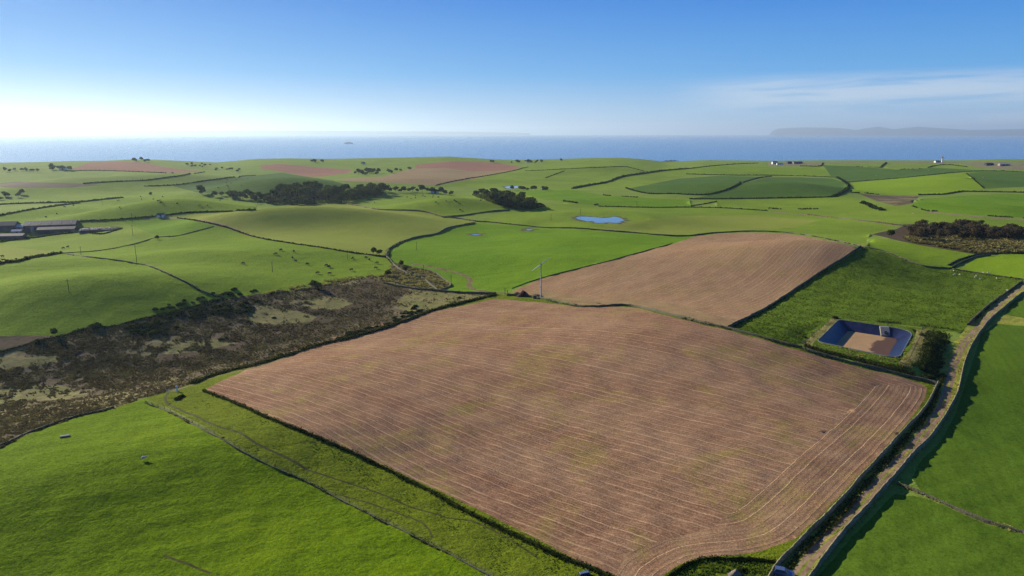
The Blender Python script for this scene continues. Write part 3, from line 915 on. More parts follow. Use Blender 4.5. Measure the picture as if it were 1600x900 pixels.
# ------------------------------------------------------------------ the land as one triangulation, split along the field edges
pts = []
r = 24.0
k = 0
while r < 3500:
    st = max(1.15, r / 115.0) if r > 90 else 4.0
    dphi = st / r
    n = int(RAD(104) / dphi)
    a = RAD(-52) + (np.arange(n) + (k % 2) * 0.5) * dphi
    pts.append(np.c_[np.sin(a) * r, np.cos(a) * r])
    r += st * 0.95
    k += 1
r = 24.0
while r < 3500:
    a = np.arange(RAD(54), RAD(306), RAD(3.0))
    pts.append(np.c_[np.sin(a) * r, np.cos(a) * r])
    r *= 1.12
pts = np.concatenate(pts)
sc = np.hypot(pts[:, 0], pts[:, 1]) / 115.0
pts += RNG.uniform(-0.22, 0.22, pts.shape) * np.clip(sc, 1.1, 40)[:, None]
pts = np.r_[pts, [[0, 0]], [[4200 * math.sin(a), 4200 * math.cos(a)] for a in np.arange(0, 6.28, 0.1)]]
# drop grid points that crowd a field edge
allv = [pts]
edges = []
base_n = len(pts)
off = base_n
for (nm, mk, W, line) in POLYS:
    n = len(W)
    allv.append(W)
    edges += [(off + i, off + (i + 1) % n) for i in range(n)]
    off += n
n = len(RIM)
allv.append(RIM); edges += [(off + i, off + (i + 1) % n) for i in range(n)]
allv = np.concatenate(allv)
res = delaunay_2d_cdt([Vector((float(a), float(b))) for a, b in allv], edges, [], 0, 1e-3, False)
V2 = np.array([(v.x, v.y) for v in res[0]])
T = np.array([f for f in res[2] if len(f) == 3], int)
c = V2[T].mean(1)
own = np.full(len(T), -1)
for i, (nm, mk, W, line) in enumerate(POLYS):
    lo, hi_ = W.min(0), W.max(0)
    bb = np.where((c[:, 0] > lo[0]) & (c[:, 0] < hi_[0]) & (c[:, 1] > lo[1]) & (c[:, 1] < hi_[1]))[0]
    if len(bb):
        ins = pip(c[bb, 0], c[bb, 1], W)
        own[bb[ins]] = i
keep = ~pip(c[:, 0], c[:, 1], RIM)
T, own, c = T[keep], own[keep], c[keep]
# orientation up
v0, v1, v2 = V2[T[:, 0]], V2[T[:, 1]], V2[T[:, 2]]
cr = (v1[:, 0] - v0[:, 0]) * (v2[:, 1] - v0[:, 1]) - (v1[:, 1] - v0[:, 1]) * (v2[:, 0] - v0[:, 0])
T[cr < 0] = T[cr < 0][:, ::-1]
T, own = T[np.abs(cr) > 1e-5], own[np.abs(cr) > 1e-5]


def micro(x, y):
    """small hummocks"""
    d = np.hypot(x, y)
    z = 0.0
    for i, (kx, ky, a) in enumerate(((0.9, 0.35, 0.06), (-0.4, 1.1, 0.05), (0.23, 0.31, 0.10), (0.35, -0.22, 0.10), (1.7, -0.9, 0.03))):
        z = z + a * np.sin(kx * x + ky * y + i + 1.3 * np.sin(0.13 * x + 0.17 * y + i))
    return z * (1 - smooth(d, 500, 1200))


Z2 = H(V2[:, 0], V2[:, 1]) + micro(V2[:, 0], V2[:, 1])
V3 = np.c_[V2, Z2]
e = 1.0
nx = (H(V2[:, 0] - e, V2[:, 1]) - H(V2[:, 0] + e, V2[:, 1])) / (2 * e)


def sub_mesh(name, sel, mat, line=None):
    t = T[sel]
    if not len(t):
        return None
    uq, inv = np.unique(t, return_inverse=True)
    me = mesh_np(name, V3[uq], inv.reshape(t.shape), mat, True)
    if line is not None:
        a = me.attributes.new('row', 'FLOAT', 'POINT')
        a.data.foreach_set('value', seg_dist(V2[uq, 0], V2[uq, 1], np.asarray(line)).astype(np.float32))
    return me


me = sub_mesh('ground', own == -1, M['far'])
link('ground', me, kind='structure')
for i, (nm, mk, W, line) in enumerate(POLYS):
    me = sub_mesh(nm, own == i, M[mk], line)
    if me:
        link(nm, me, kind='structure')


def ground(x, y):
    return float(H(np.array([x]), np.array([y]))[0])


# ------------------------------------------------------------------ sea and far coasts
m, N = new_mat('sea_water')
P = pos_of(N)
n1 = N.noise(stretch(N, P, 0.5, 60.0, 14.0), 1.0, 4, 0.6)
n2 = N.noise(stretch(N, P, 0.3, 2200.0, 500.0), 1.0, 3, 0.6)
c = N.mix(N.ramp(n2, 0.35, 0.7), (0.02, 0.12, 0.28), (0.03, 0.14, 0.32))
finish(N, c, 0.2, n1, 1.0, 1.0, 0.5, IOR=1.33)
M['sea'] = m
bm = bmesh.new()
rings = []
for rr in (600, 1500, 3000, 6000, 12000, 25000, 60000):
    rings.append([bm.verts.new((rr * math.sin(a), rr * math.cos(a), SEA_Z)) for a in np.linspace(0, 2 * math.pi, 97)[:-1]])
for a, b in zip(rings, rings[1:]):
    for i in range(96):
        bm.faces.new((a[i], b[i], b[(i + 1) % 96], a[(i + 1) % 96]))
for f in bm.faces:
    if f.normal.z < 0:
        f.normal_flip()
link('sea', mesh_bm('sea', bm, m), kind='structure')
bpy.context.view_layer.update()


def coast(name, D, prof, depth, mat):
    us = np.arange(prof[0][0], prof[-1][0] + 1, 3.0)
    vt = np.interp(us, [p[0] for p in prof], [p[1] for p in prof])
    d = ray(us, vt)
    hd = np.hypot(d[:, 0], d[:, 1])
    dirx, diry = d[:, 0] / hd, d[:, 1] / hd
    crest = np.maximum(CAM_H + (D + depth * 0.35) * d[:, 2] / hd, SEA_Z + 4) - SEA_Z
    V = []; F = []
    rows = [(0.0, 0.0), (0.04, 0.25), (0.18, 0.7), (0.35, 1.0), (0.6, 0.8), (1.0, 0.0)]
    for j, (f, hh) in enumerate(rows):
        wob = 1 + 0.12 * np.sin(us * 0.21 + j * 2) * (hh < 0.95)
        V += [(dirx[i] * (D + depth * f), diry[i] * (D + depth * f), SEA_Z - 1 + crest[i] * hh * wob[i]) for i in range(len(us))]
    m_ = len(us)
    for j in range(len(rows) - 1):
        for i in range(m_ - 1):
            F.append((j * m_ + i, j * m_ + i + 1, (j + 1) * m_ + i + 1, (j + 1) * m_ + i))
    link(name, mesh_np(name, V, F, mat, True), kind='structure')


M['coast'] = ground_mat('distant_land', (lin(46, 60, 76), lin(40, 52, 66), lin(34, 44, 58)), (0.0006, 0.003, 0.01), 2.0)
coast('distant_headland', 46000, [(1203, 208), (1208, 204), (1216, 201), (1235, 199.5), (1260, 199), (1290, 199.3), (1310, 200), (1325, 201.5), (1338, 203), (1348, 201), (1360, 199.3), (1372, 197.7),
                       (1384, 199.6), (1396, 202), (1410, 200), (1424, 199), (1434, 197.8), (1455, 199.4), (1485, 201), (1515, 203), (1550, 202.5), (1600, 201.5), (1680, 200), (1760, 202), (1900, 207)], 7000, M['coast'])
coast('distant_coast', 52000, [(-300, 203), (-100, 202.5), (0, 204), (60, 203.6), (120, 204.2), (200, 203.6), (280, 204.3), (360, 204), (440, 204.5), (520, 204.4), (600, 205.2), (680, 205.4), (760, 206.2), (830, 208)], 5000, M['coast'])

# haze: even pale air round the camera and the whole scene
bm = bmesh.new()
bx(bm, -62000, 62000, -62000, 62000, SEA_Z - 20, 560)
m, N = new_mat('haze_air')
pv = N.n('ShaderNodeVolumePrincipled', None, Color=(0.64, 0.83, 1.0, 1), Density=3.8e-5, Anisotropy=0.42)
o = N.n('ShaderNodeOutputMaterial')
N.link(pv.outputs[0], o.inputs['Volume'])
link('haze', mesh_bm('haze', bm, m), kind='stuff')
#@@PART2

# ------------------------------------------------------------------ walls, hedges and fences
def shrub_strip(W, width, height, leaf, per_m, rng, jag=0.35, lift=0.0, gaps=0.0):
    """leaf-sized faces through the volume of a hedge that follows the land; returns V, F (quads)"""
    W = np.asarray(W)
    seg = np.hypot(*(W[1:] - W[:-1]).T)
    s = np.r_[0, np.cumsum(seg)]
    n = int(s[-1] * per_m)
    if n < 4:
        n = 4
    q = rng.uniform(0, s[-1], n)
    x = np.interp(q, s, W[:, 0]); y = np.interp(q, s, W[:, 1])
    t = np.gradient(W, axis=0); t /= np.linalg.norm(t, axis=1, keepdims=True) + 1e-9
    tx = np.interp(q, s, t[:, 0]); ty = np.interp(q, s, t[:, 1])
    L = max(height * 2.2, 2.0)
    clump = 0.5 + 0.5 * np.sin(q / L * 2.1 + 1.7 * np.sin(q / L * 0.73)) * np.sin(q / L * 0.31 + 2)
    clump2 = 0.5 + 0.5 * np.sin(q / L * 5.3 + 2.0 * np.sin(q / L * 1.9))
    prof = (1 - jag) + jag * (0.65 * clump + 0.35 * clump2) * 1.3
    a = rng.uniform(0, math.pi, n); rr = np.sqrt(rng.uniform(0.15, 1, n))
    o = np.cos(a) * rr * width / 2 * (0.7 + 0.5 * prof)
    hz = np.sin(a) * rr * height * prof + lift
    if gaps:
        k = (np.sin(q / (L * 2.7) + 3 * np.sin(q / (L * 9.1))) > -1 + 2 * gaps)
        x, y, o, hz, tx, ty, q = (v[k] for v in (x, y, o, hz, tx, ty, q))
        n = len(x)
    x = x + ty * o; y = y - tx * o
    z = H(x, y) + hz
    C = np.c_[x, y, z]
    return leaf_quads(C, leaf, rng)


def leaf_quads(C, size, rng, up=0.0):
    n = len(C)
    a = rng.normal(size=(n, 3)); a /= np.linalg.norm(a, axis=1, keepdims=True)
    b = rng.normal(size=(n, 3)); b[:, 2] += up
    b -= a * (a * b).sum(1, keepdims=True); b /= np.linalg.norm(b, axis=1, keepdims=True) + 1e-9
    s = (size * rng.uniform(0.6, 1.4, n))[:, None]
    V = np.stack([C - a * s * 0.5 - b * s * 0.35, C + a * s * 0.5 - b * s * 0.5, C + a * s * 0.45 + b * s * 0.5, C - a * s * 0.5 + b * s * 0.3], 1).reshape(-1, 3)
    return V, np.arange(n * 4).reshape(-1, 4)


def wall_mesh(W, width, height, step, rng, jag=0.12, gap=0.0):
    W = resample(W, step)
    n = len(W)
    t = np.gradient(W, axis=0); t /= np.linalg.norm(t, axis=1, keepdims=True) + 1e-9
    nn = np.c_[t[:, 1], -t[:, 0]]
    hh = height * (1 + rng.uniform(-jag, jag, n)) * (1 + 0.1 * np.sin(np.arange(n) * 0.37))
    ww = width * (1 + rng.uniform(-0.12, 0.12, n))
    V = []
    cols = [(-0.62, -0.35, 0), (-0.52, 0.5, 1), (-0.36, 0.93, 1), (0.0, 1.0, 1), (0.34, 0.95, 1), (0.5, 0.5, 1), (0.62, -0.35, 0)]
    for (a, b, k) in cols:
        jo = rng.uniform(-0.05, 0.05, (n, 1)) * k
        p = W + nn * (a * ww[:, None] + jo)
        z = H(p[:, 0], p[:, 1]) + (b * hh if k else b)
        V.append(np.c_[p, z + rng.uniform(-0.04, 0.04, n) * k])
    V = np.stack(V, 1)
    m_ = len(cols)
    V = V.reshape(-1, 3)
    F = []
    for i in range(n - 1):
        for j in range(m_ - 1):
            F.append((i * m_ + j, i * m_ + j + 1, (i + 1) * m_ + j + 1, (i + 1) * m_ + j))
    return V, np.array(F)


def boundary(kind, name, label, cat, px, h=1.3, wd=0.7, group=None, W=None, growth=0.35, gaps=0.0, mat=None):
    """kind 'wall' = dry stone with growth along it, 'hedge' = shrubs only"""
    if W is None:
        W = world_line(px, True)
    W = resample(W, 1.5)
    if np.median(np.hypot(W[:, 0], W[:, 1])) > 450:
        h, wd = h * 0.72, wd * 0.72
    # cut where a sight line jumped over a crest
    seg = np.hypot(*(W[1:] - W[:-1]).T)
    d = np.median(np.hypot(W[:, 0], W[:, 1]))
    rng = np.random.default_rng(abs(hash(label)) % 1000 if False else (len(label) * 131 + int(W[0, 0]) * 7) % 99991)
    root = thing(name, label, cat, (float(W[len(W) // 2, 0]), float(W[len(W) // 2, 1]), ground(W[len(W) // 2, 0], W[len(W) // 2, 1])), 0, group)
    R = np.array(root.location)
    per = lambda f: float(np.clip(f * (220 / d) ** 1.3, 0.35, 60))
    leaf = float(np.clip(0.28 * d / 220, 0.22, 1.3))
    if kind == 'wall':
        V, F = wall_mesh(W, wd, h, float(np.clip(d / 220, 0.6, 6)), rng)
        link('stonework', mesh_np('stonework', V - R, F, M[mat or 'stone']), root)
        if growth:
            V, F = shrub_strip(W, wd * 3.0, h * growth * 1.4, leaf, per(16), rng, 0.7, -0.05, gaps or 0.35)
            if len(F):
                link('growth', mesh_np('growth', V - R, F, M['tuft_dry' if 'pale' in label else 'bramble']), root, kind='stuff')
    else:
        V, F = shrub_strip(W, wd, h, leaf, per(26 * (wd + h) / 3), rng, 0.5, 0.0, gaps)
        link('foliage', mesh_np('foliage', V - R, F, M[mat or 'hedge']), root, kind='stuff')
        Vc, Fc = wall_mesh(W, wd * 0.4, h * 0.55, float(np.clip(d / 150, 0.8, 6)), rng, 0.3)  # solid strip added inside the foliage to block light, not a real hedge part
        if not gaps:
            link('light_blocking_core', mesh_np('light_blocking_core', Vc - R, Fc, M[mat or 'hedge']), root, kind='stuff')
    return root


BW = [
    # near the track and the main field
    ('wall', 'stone_wall', 'pale topped dry stone wall between the stubble field and the gravel track', W_TRK_L2, 1.3, 0.45, 0.25, 'stonelight'),
    ('wall', 'stone_wall', 'dry stone wall along the far left side of the track above the lagoon', W_TRK_L, 1.3, 0.6, 0.5, 'stone'),
    ('wall', 'stone_wall', 'long pale stone wall on the right hand side of the gravel track', W_TRK_R, 1.5, 0.45, 0.3, 'stonelight'),
    ('wall', 'stone_wall', 'pale stone wall crossing between the two deep green fields right of the track', [(1400, 757), (1420, 764), (1444, 774), (1487, 793), (1540, 815), (1600, 834), (1700, 868)], 0.7, 0.5, 1.0, 'stone'),
    ('wall', 'stone_wall', 'overgrown stone wall between the lower stubble field and the upper one', [(792, 462), (820, 463), (850, 468), (880, 475), (912, 480), (950, 479), (970, 478), (995, 480), (1025, 487), (1062, 496), (1100, 506), (1135, 514), (1162, 521), (1200, 531), (1232, 540), (1253, 545)], 1.1, 0.7, 0.9, 'stone'),
    ('wall', 'stone_wall', 'stone wall along the top of the lower stubble field below the lagoon', [(1253, 546), (1275, 553), (1325, 567), (1375, 579), (1412, 588), (1450, 597), (1463, 601)], 1.1, 0.7, 0.9, 'stone'),
    ('wall', 'stone_wall', 'thin dark wall on the straight right edge of the upper stubble field', [(1345, 386), (1318, 404), (1290, 421), (1250, 448), (1200, 481), (1168, 498), (1138, 513)], 1.3, 0.6, 0.4, 'stone'),
    ('wall', 'stone_wall', 'thin wall between the bright green field and the upper stubble field', [(800, 451), (842, 436), (907, 419), (950, 408.5), (1000, 394.5), (1050, 381)], 0.7, 0.4, 0.3, 'stone'),
    ('wall', 'stone_wall', 'wall curving over the crest behind the upper stubble field', [(1087, 367.5), (1120, 364), (1160, 362), (1200, 362), (1250, 366), (1300, 375), (1350, 386), (1387, 395), (1412, 405), (1430, 412), (1450, 418), (1487, 420)], 1.4, 0.7, 0.5, 'stone'),
    ('wall', 'stone_wall', 'wall running right from the dip below the brown wood to the track', [(1490, 421), (1515, 425), (1542, 429), (1570, 433), (1600, 437)], 1.0, 0.7, 0.8, 'stone'),
    ('wall', 'stone_wall', 'stone wall on the near side of the sunken lane below the brown wood', [(1487, 419), (1500, 412), (1525, 402), (1548, 399)], 1.5, 0.8, 0.6, 'stone'),
    ('wall', 'stone_wall', 'dark stone wall on the far side of the sunken lane below the brown wood', [(1482, 415), (1500, 406), (1525, 399), (1550, 395), (1567, 393)], 1.5, 0.8, 0.7, 'stone'),
    # left foreground
    ('hedge', 'hedge', 'scruffy dark hedge along the lower left edge of the stubble field', [(318, 612), (340, 620), (380, 636), (420, 654), (460, 670), (500, 686), (560, 713), (600, 733), (640, 753), (680, 773), (720, 796), (760, 816), (800, 835), (840, 854), (870, 868), (910, 884), (950, 901), (985, 918)], 1.3, 1.5, 0, 'hedge'),
    ('wall', 'stone_wall', 'low dark wall running diagonally across the near green pasture', [(227, 630), (263, 644), (302, 664), (348, 688), (387, 711), (427, 731), (480, 754), (540, 786), (580, 806), (637, 834), (697, 864), (761, 898), (810, 925)], 0.38, 0.3, 1.2, 'stone'),
    ('wall', 'stone_wall', 'dark bank wall where the near green pasture meets the marsh', [(-60, 712), (0, 697), (35, 681), (60, 672), (90, 660), (117, 652), (150, 645), (178, 637)], 0.6, 0.6, 1.2, 'stone'),
    ('hedge', 'hedge', 'bushy boundary between the marsh and the upper left edge of the stubble field', [(300, 600), (350, 583), (400, 571), (450, 556), (500, 539), (550, 528), (600, 513), (637, 501), (675, 486), (700, 479), (725, 473), (775, 461)], 1.7, 3.0, 0, 'bramble'),
    ('hedge', 'hedge', 'dark overgrown hedge along the upper side of the marsh', [(-60, 566), (0, 550), (37, 541), (62, 532), (100, 525), (125, 516), (150, 511), (175, 511), (212, 501), (250, 492), (275, 486), (312, 477), (350, 467)], 0.9, 1.5, 0, 'bramble'),
    ('wall', 'stone_wall', 'wall curving down the green hill to the marsh', [(95, 396), (130, 401), (175, 406), (212, 412), (237, 417), (275, 434), (300, 446), (317, 456), (350, 466)], 1.0, 0.7, 0.5, 'stone'),
    ('hedge', 'hedge', 'thick dark hedge at the left edge below the farm', [(-60, 428), (0, 413), (30, 409), (50, 404), (75, 400), (97, 396)], 3.2, 3.0, 0, 'hedge'),
    ('wall', 'stone_wall', 'faint wall line climbing from the power poles toward the small green paddock', [(97, 396), (130, 394), (162, 391), (212, 381), (245, 371), (275, 369), (312, 360), (334, 354)], 0.8, 0.7, 0.5, 'stone'),
    ('hedge', 'hedge', 'dark roadside hedge above the cow pasture', [(277, 341), (300, 344), (325, 348.5), (350, 354), (375, 363), (400, 371), (450, 380), (500, 387), (550, 395), (580, 399), (602, 402)], 1.6, 1.8, 0, 'hedge'),
    ('wall', 'stone_wall', 'winding dark wall up the right side of the pale hill field', [(604, 401), (607, 391), (616, 385), (625, 380), (650, 372), (682, 366), (700, 357), (720, 353), (742, 349)], 2.0, 1.3, 1.0, 'stone'),
    ('wall', 'stone_wall', 'wall along the top of the pale hill field', [(742, 346), (717, 342), (692, 339), (662, 331), (637, 329), (595, 328), (562, 322), (532, 317)], 1.8, 1.3, 0.8, 'stone'),
    ('wall', 'stone_wall', 'wall from the pale hill field up to the dark copse', [(692, 340), (725, 337), (750, 333), (775, 330), (797, 329)], 1.8, 1.2, 0.8, 'stone'),
    ('wall', 'stone_wall', 'long wall along the top of the bright green field', [(742, 346), (770, 348), (800, 351), (850, 356), (900, 357), (950, 361), (1000, 365), (1050, 369), (1075, 369), (1090, 367)], 1.5, 0.9, 0.7, 'stone'),
    ('wall', 'stone_wall', 'broken wall round the dry corner beside the bright green field', [(604, 402), (612, 410), (622, 420), (640, 430), (660, 436), (684, 455)], 1.3, 0.8, 1.0, 'stone'),
    ('wall', 'stone_wall', 'curved pale wall between the dry corner and the bright green field', [(617, 412), (645, 419), (675, 425), (690, 434), (705, 447), (684, 455)], 0.9, 0.6, 0.8, 'stone'),
    ('wall', 'stone_wall', 'dark wall along the lower edge of the bright green field', [(600, 443), (640, 451), (684, 455), (720, 458), (775, 460)], 1.2, 0.8, 0.8, 'stone'),
    # middle distance, left
    ('hedge', 'hedge', 'hedge behind the farm sheds at the foot of the striped hill', [(125, 346), (175, 344), (225, 340), (262, 336), (300, 332), (350, 331), (400, 328)], 2.2, 2.6, 0, 'hedge'),
    ('hedge', 'hedge', 'long dark hedge at the left edge above the farm', [(-40, 323), (0, 320), (50, 318), (90, 317), (125, 316), (162, 312), (192, 309)], 3.2, 3.4, 0, 'hedge'),
    ('hedge', 'hedge', 'lower dark hedge slanting at the left edge above the farm', [(-40, 345), (0, 337), (37, 330), (75, 324), (125, 317.5)], 2.6, 3.0, 0, 'hedge'),
    ('hedge', 'hedge', 'hedge line rising across the far left hill fields', [(130, 287), (175, 284), (225, 282), (250, 279), (287, 274), (320, 269)], 2.4, 3.0, 0, 'hedge'),
    ('hedge', 'hedge', 'hedge over the dark hill with scattered cattle', [(225, 291), (275, 289), (325, 282), (375, 276), (400, 274)], 2.2, 2.8, 0, 'hedge'),
    ('hedge', 'hedge', 'hedge below the red soil field at far left', [(100, 267.5), (140, 266.5), (175, 267), (225, 269), (270, 271)], 2.4, 3.0, 0, 'hedge'),
    ('hedge', 'hedge', 'hedge between the tan stubble field and the far green hill', [(680, 290), (705, 284), (740, 278), (770, 273), (800, 267.5), (825, 261)], 2.0, 3.0, 0, 'hedge'),
    # middle distance, centre and right
    ('hedge', 'hedge', 'thick dark tree hedge slanting down from the far green hill', [(895, 295), (920, 290), (950, 285), (970, 277), (1000, 272), (1037, 267), (1075, 264)], 5.0, 6.0, 0, 'hedge'),
    ('hedge', 'hedge', 'hedge continuing right along the far slope toward the shore', [(1075, 264), (1112, 259.5), (1150, 256.5), (1185, 255)], 3.0, 4.0, 0, 'hedge'),
    ('hedge', 'hedge', 'hedge across the top of the far green hill', [(820, 267), (850, 266), (887, 264), (930, 262), (970, 260.5), (985, 262), (1007, 268)], 2.0, 3.0, 0, 'hedge'),
    ('hedge', 'hedge', 'short hedge on the near slope of the far green hill', [(853, 278), (866, 273), (882, 267)], 1.5, 2.4, 0, 'hedge'),
    ('hedge', 'hedge', 'bushy hedge in a bowl shape round the dark crop field', [(978, 294), (990, 298), (1015, 303), (1050, 303), (1080, 304.5), (1107, 304), (1137, 296), (1162, 285), (1187, 278), (1205, 276)], 2.6, 3.4, 0, 'hedge'),
    ('hedge', 'hedge', 'straight hedge behind the dark crop fields', [(1072, 272), (1110, 273), (1150, 274), (1200, 274), (1250, 275), (1300, 277)], 2.4, 3.4, 0, 'hedge'),
    ('hedge', 'hedge', 'hedge along the foot of the dark crop fields', [(1077, 311), (1125, 311), (1200, 310), (1260, 309), (1300, 308)], 2.2, 3.0, 0, 'hedge'),
    ('hedge', 'hedge', 'dark gorse filled gully at the end of the dark crop field', [(1300, 308), (1312, 303), (1322, 297), (1326, 290), (1320, 284), (1308, 277)], 3.6, 7.0, 0, 'gorse'),
    ('hedge', 'hedge', 'gappy hedge left of the pond road', [(880, 315), (892, 316), (912, 319), (935, 321)], 3.0, 3.4, 0.45, 'hedge'),
    ('hedge', 'hedge', 'thin hedge line beyond the pond', [(935, 322.5), (975, 323.5), (1025, 324.5), (1075, 324), (1125, 325), (1175, 328), (1200, 329.5)], 1.6, 2.0, 0, 'hedge'),
    ('hedge', 'hedge', 'broken line of bushes in the meadow left of the dark crop', [(942, 305), (960, 306.5), (975, 307), (1000, 309), (1025, 310.5), (1077, 312)], 2.0, 2.6, 0.5, 'hedge'),
    ('hedge', 'hedge', 'short hedge stub in the meadow below the dark crop', [(1080, 322), (1100, 319), (1120, 315)], 1.4, 2.0, 0, 'hedge'),
    ('hedge', 'hedge', 'broken bushes along the meadow right of centre', [(1200, 326), (1222, 327), (1260, 327), (1300, 326), (1325, 326.5)], 2.2, 2.6, 0.55, 'hedge'),
    ('wall', 'stone_wall', 'ragged wall beside the pale road behind the upper stubble field', [(1262, 335.5), (1312, 341.5), (1362, 346.5), (1412, 353)], 1.3, 0.9, 0.9, 'stone'),
    ('hedge', 'hedge', 'dark wedge of gorse in the right middle meadow', [(1347, 317), (1357, 320), (1366, 325), (1380, 329)], 4.0, 9.0, 0, 'gorse'),
    ('hedge', 'hedge', 'hedge along the far edge of the lime field', [(1325, 285), (1362, 282), (1400, 279), (1450, 274), (1500, 269), (1557, 267), (1600, 269)], 2.0, 2.8, 0, 'hedge'),
    ('hedge', 'hedge', 'bushy hedge along the near edge of the lime field', [(1435, 305), (1456, 304.5), (1475, 304), (1500, 300), (1512, 299.5), (1550, 300), (1600, 301)], 3.0, 4.0, 0, 'hedge'),
    ('hedge', 'hedge', 'thin hedge between the lime field and the brown rough ground', [(1330, 301), (1352, 302), (1375, 304.5)], 2.0, 3.0, 0.3, 'hedge'),
    ('hedge', 'hedge', 'short dark hedge end on in the far right fields', [(1376, 262), (1380, 258), (1385, 254.5)], 4.0, 5.0, 0, 'hedge'),
    ('hedge', 'hedge', 'short hedge by the white farm on the shore slope', [(1250, 259.5), (1280, 260), (1286, 255)], 3.5, 4.0, 0, 'hedge'),
    ('hedge', 'hedge', 'curved hedge below the lighthouse', [(1450, 262), (1462, 259), (1475, 257.5), (1487, 258), (1512, 261)], 2.8, 3.5, 0, 'hedge'),
    ('hedge', 'hedge', 'thin hedge on the shore slope left of the lighthouse', [(1337, 260), (1375, 262), (1400, 264.5), (1440, 264)], 2.0, 3.0, 0.2, 'hedge'),
    ('hedge', 'hedge', 'hedge climbing the crop field at far right', [(1510, 271), (1522, 281), (1537, 294)], 1.4, 2.0, 0, 'hedge'),
    ('hedge', 'hedge', 'thin hedge below the bright field at far right', [(1425, 322), (1450, 330), (1475, 330), (1525, 336), (1600, 341)], 1.6, 2.4, 0.3, 'hedge'),
    # the lagoon and the small enclosure
    ('hedge', 'hedge', 'dark weedy bank below the slurry lagoon', [(1256, 541), (1285, 549), (1320, 558), (1360, 567), (1400, 577), (1430, 585)], 1.0, 4.5, 0, 'bramble'),
    ('hedge', 'hedge', 'weedy strip in the grass above the slurry lagoon', [(1370, 503), (1400, 505), (1432, 508), (1470, 513), (1490, 516)], 0.8, 1.4, 0.3, 'bramble'),
    ('hedge', 'hedge', 'tall dark bramble thicket between the lagoon and the track', [(1466, 520), (1462, 535), (1458, 550), (1452, 566), (1446, 584)], 1.3, 7.5, 0, 'hedge'),
    ('hedge', 'hedge', 'scrub filling the strip between the stubble wall and the track', [(1475, 585), (1466, 606), (1458, 630), (1438, 660), (1415, 686), (1385, 722), (1352, 758), (1318, 798), (1284, 832), (1250, 866), (1230, 892)], 0.6, 1.8, 0, 'bramble'),
    ('hedge', 'hedge', 'clipped dark hedge at the bottom of the stubble headland', [(1040, 908), (1060, 892), (1081, 881), (1103, 875), (1140, 876), (1168, 876), (1200, 878), (1214, 880)], 1.3, 0.9, 0, 'hedge'),
]
for (kd, nm, lb, px, hh, ww, g, mk) in BW:
    if kd == 'wall':
        boundary(kd, nm, lb, 'wall', px, hh, ww, growth=g, mat=mk)
    else:
        boundary(kd, nm, lb, 'hedge', px, hh, ww, gaps=g, mat=mk)

# ------------------------------------------------------------------ ground cover: rushes, rough grass


def scatter(px, n, rng):
    """random points in an outline, even in the picture so that near ones are densest"""
    P = np.array(px, float)
    lo, hi_ = P.min(0), P.max(0)
    u = rng.uniform(lo[0], hi_[0], n * 3); v = rng.uniform(lo[1], hi_[1], n * 3)
    k = pip(u, v, P)
    u, v = u[k][:n], v[k][:n]
    return hit(u, v)


def blades(XY, rng, hmin, hmax, wid, nb=4, lean=0.5):
    n = len(XY)
    z = H(XY[:, 0], XY[:, 1])
    V = []; F = []
    hs = rng.uniform(hmin, hmax, n)
    out = []
    for b in range(nb):
        a = rng.uniform(0, 6.283, n)
        dx, dy = np.cos(a), np.sin(a)
        base = np.c_[XY[:, 0], XY[:, 1], z - 0.05]
        w_ = wid * rng.uniform(0.7, 1.3, n)
        l = lean * hs * rng.uniform(0.5, 1.2, n)
        p0 = base + np.c_[-dy * w_ * 0.5, dx * w_ * 0.5, np.zeros(n)]
        p1 = base + np.c_[dy * w_ * 0.5, -dx * w_ * 0.5, np.zeros(n)]
        p2 = base + np.c_[dx * l + dy * w_ * 0.3, dy * l - dx * w_ * 0.3, hs * rng.uniform(0.7, 1.0, n)]
        p3 = base + np.c_[dx * l - dy * w_ * 0.35, dy * l + dx * w_ * 0.35, hs * rng.uniform(0.8, 1.0, n)]
        out.append(np.stack([p0, p1, p2, p3], 1))
    V = np.concatenate(out).reshape(-1, 3)
    return V, np.arange(len(V)).reshape(-1, 4)


def vnoise(x, y, s, seed=0):
    r_ = random.Random(seed)
    z = 0
    for i in range(7):
        a = r_.uniform(0, 6.28); L = s * r_.uniform(0.5, 1.7)
        z = z + np.sin((x * math.cos(a) + y * math.sin(a)) * 6.283 / L + r_.uniform(0, 6.28) + 0.8 * np.sin((x * math.sin(a) - y * math.cos(a)) * 3.1 / L))
    return z / 2.6


rng = np.random.default_rng(11)
XY = scatter(MARSH, 60000, rng)
nv = 0.6 * vnoise(XY[:, 0], XY[:, 1], 26, 4) + 0.5 * vnoise(XY[:, 0], XY[:, 1], 9, 5) + 0.5 * vnoise(XY[:, 0], XY[:, 1], 3.7, 25) + rng.normal(0, 0.35, len(XY))
sdp = np.full(len(XY), 99.0)      # signed distance into the nearest pale patch
for pp in (PAT1, PAT2, PAT3, PAT4, PAT5, FLAT2):
    W_ = world_line(pp + [pp[0]], False)
    dd = seg_dist(XY[:, 0], XY[:, 1], W_)
    dd = np.where(pip(XY[:, 0], XY[:, 1], W_), -dd, dd)
    sdp = np.minimum(sdp, dd)
pale = sdp + 6.0 * vnoise(XY[:, 0], XY[:, 1], 14, 15) < 1.5
dk = (nv > -0.05) & (~pale | (nv > 0.9))
V, F = blades(XY[dk], rng, 0.22, 0.62, 0.5, 4, 0.9)
link('dark_rushes', mesh_np('dark_rushes', V, F, M['rush_dark']), label='dark brown rushes and heather covering the marsh', category='rushes', kind='stuff')
ol = (~dk) & ((~pale) | (nv > 0.7))
V, F = blades(XY[ol], rng, 0.15, 0.45, 0.5, 4, 0.9)
link('olive_rushes', mesh_np('olive_rushes', V, F, M['rush_olive']), label='olive and straw coloured grass between the marsh rushes', category='rushes', kind='stuff')
